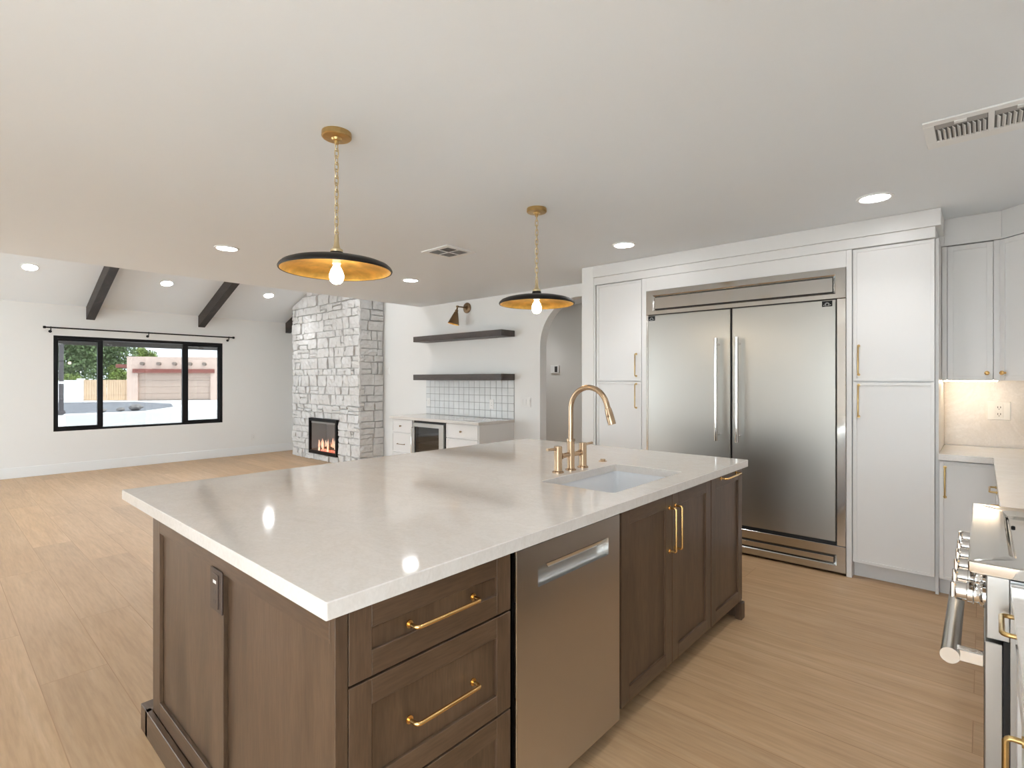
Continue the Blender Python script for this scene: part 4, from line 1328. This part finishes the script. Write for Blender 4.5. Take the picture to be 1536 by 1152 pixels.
# the garage opposite, in its own turned frame
GA = R(41.8 - 75.5)
P0 = Vector((9.97, 46.898, -.15))
GM = Matrix.Translation(P0) @ Matrix.Rotation(GA, 4, 'Z')
def GFull(u, d, z): return tuple(GM @ Vector((u, -d, z)))
t = thing('garage_building', 'flat-roofed pale stucco garage across the street with log ends', 'building', tuple(P0))
m = MB()
ring(m, GFull, 0, 11.0, 0, 3.24, .69, 5.53, .0, 2.0, -.3, .0)
m.fbox(GFull, 0, 11.0, 0.002, 3.239, -7, -.301)
m.build('wall', M['stucco'], t)
m = MB(); m.fbox(GFull, .40, 5.81, 2.04, 2.33, .001, .14, .01); m.build('lintel', M['lintel'], t)
m = MB()
for k in range(4):
    m.fbox(GFull, .695, 5.525, .01 + k * .498, .500 + k * .498, -.28, -.17, .012)
m.build('garage_door', M['gdoor'], t)
for u in (1.05, 2.12, 3.16, 4.19, 5.15):
    m = MB(); m.cyl(GFull(u, .002, 2.72), GFull(u, .30, 2.72), .125, 16); m.build('log_end', M['viga'], t, True)
m = MB(); m.fbox(GFull, -.95, -.002, 2.42, 2.68, -2.6, -.6, .01); m.build('side_canopy', M['lintel'], t)
# fence and gate left of it
t = thing('boundary_wall', 'pale stucco boundary wall with a pillar left of the board gates', 'wall', GFull(-5, 0, 0))
m = MB(); m.fbox(GFull, -16, -3.15, 0, 1.50, -.3, -.1); m.fbox(GFull, -3.15, -2.78, 0, 1.62, -.4, .0, .02); m.build('panel', M['wallwhite'], t)
for u0, u1, l in ((-2.76, -1.37, 'tan vertical-board gate next to the boundary wall pillar'), (-1.35, -.02, 'tan vertical-board gate next to the garage wall')):
    m = MB()
    n = 9
    for i in range(n):
        a = u0 + (u1 - u0) * i / n
        m.fbox(GFull, a + .006, a + (u1 - u0) / n - .006, .03, 1.52, -.20, -.165)
    m.fbox(GFull, u0, u1, .25, .36, -.245, -.201); m.fbox(GFull, u0, u1, 1.2, 1.31, -.245, -.201)
    tag(m.build('board_gate', M['gate'], loc=GFull(u0, 0, 0)), l, 'gate', 'board gates beside the garage')
# gravel bed, rocks, post
m = MB()
gp = [(2.0, 30.2), (4.6, 30.2), (7.2, 30.6), (9.4, 34.0), (10.6, 38.8), (9.8, 43.8), (6.0, 46.2), (-3.0, 50.0), (-9, 46), (-3.0, 33)]
m.loft([[(x, y, -.149) for x, y in gp], [(x, y, -.147) for x, y in gp]], True, True)
gr = m.build('gravel', M['gravel']); gr['kind'] = 'stuff'; gr['label'] = 'grey gravel bed across the street'; gr['category'] = 'gravel'
for i, (x, y, r, l) in enumerate(((7.0, 31.2, .30, 'largest grey rock at the tip of the gravel bed'), (6.3, 30.8, .17, 'small grey rock left of the largest one by the gravel edge'),
                                  (5.6, 30.6, .14, 'smallest grey rock in the line along the gravel edge'), (5.0, 44.6, .34, 'grey rock at the foot of the boundary wall'))):
    m = MB()
    bmesh.ops.create_icosphere(m.bm, subdivisions=2, radius=r)
    for v in m.bm.verts:
        v.co *= rnd.uniform(.78, 1.15); v.co.z *= .62
    bmesh.ops.translate(m.bm, verts=m.bm.verts, vec=(x, y, -.146 - min(v.co.z for v in m.bm.verts)))
    tag(m.build('rock', M['rock'], loc=(x, y, -.146)), l, 'rock', 'rocks by the gravel bed')
t = thing('lamp_post', 'dark slim post standing at the left in the window view', 'post', (3.96, 29.6, -.15))
m = MB(); m.cyl((3.96, 29.6, -.15), (3.96, 29.6, 4.2), .085, 14); m.build('shaft', M['post'], t, True)
m = MB(); m.lathe([(.0, 0), (.16, 0), (.15, .12), (.1, .2), (.0, .21)], (3.96, 29.6, -.15), seg=14); m.build('base', M['post'], t, True)
m = MB(); m.lathe([(.09, 0), (.095, .05), (.09, .1)], (3.96, 29.6, 1.2), seg=14, cap=False); m.build('band', M['plate'], t, True)

def tree(label, at, h, rx, rz_, mat, n, trunk, lsize=.3):
    t = thing('tree', label, 'tree', at, 'trees beyond the fence')
    m = MB()
    x, y, z = at
    m.tube([(x, y, z), (x + .1, y, z + h * .3), (x - .05, y + .1, z + h * .6)], trunk, 8, radii=[trunk, trunk * .8, trunk * .5]); m.build('trunk', M['bark'], t, True)
    m = MB()
    blobs = [(rnd.uniform(-.62, .62) * rx, rnd.uniform(-.62, .62) * rx, h - rz_ + rnd.uniform(-.6, .62) * rz_, rnd.uniform(.34, .55) * min(rx, rz_)) for _ in range(17)]
    for i in range(n):
        bx, by, bz, br = rnd.choice(blobs)
        v = Vector((rnd.gauss(0, 1), rnd.gauss(0, 1), rnd.gauss(0, 1))).normalized() * br * rnd.uniform(.7, 1.05)
        c2 = Vector((x + bx, y + by, z + bz)) + v
        if c2.z < z + .3: continue
        a = Vector((rnd.gauss(0, 1), rnd.gauss(0, 1), rnd.gauss(0, 1))).normalized()
        b2 = a.cross(Vector((rnd.gauss(0, 1), rnd.gauss(0, 1), rnd.gauss(0, 1)))).normalized()
        s = lsize * rnd.uniform(.6, 1.2)
        vs = [m.bm.verts.new(c2 + q) for q in (-a * s * .5, b2 * s * .28, a * s * .5, -b2 * s * .28)]
        m.bm.faces.new(vs)
    m.build('foliage', mat, t)
def gw(u, k):
    p = GFull(u, 0, 0)          # k: how far beyond the garage front, as a multiple of its distance
    return (p[0] * k, p[1] * k, -.15)
tree('big dark green tree filling the view above the board gates', gw(-1.75, 1.27), 6.3, 2.5, 2.7, M['leaf'], 6500, .2)
tree('dark green tree behind the slim post', gw(-4.0, 1.14), 6.4, 2.3, 2.8, M['leaf'], 6000, .2)
tree('bright green bush in the gap beside the garage canopy', gw(-.52, 1.155), 3.1, .7, 1.3, M['leaf2'], 2200, .08, .24)
tree('bright green tree showing over the flat roof of the garage', gw(1.15, 1.42), 5.1, 1.2, 1.0, M['leaf2'], 2400, .12, .26)
tree('low yellow-green shrub behind the boundary wall', gw(-3.6, 1.06), 2.0, .8, .8, M['leaf2'], 1300, .06, .2)

for o in bpy.data.objects:
    if '_local' in o: del o['_local']
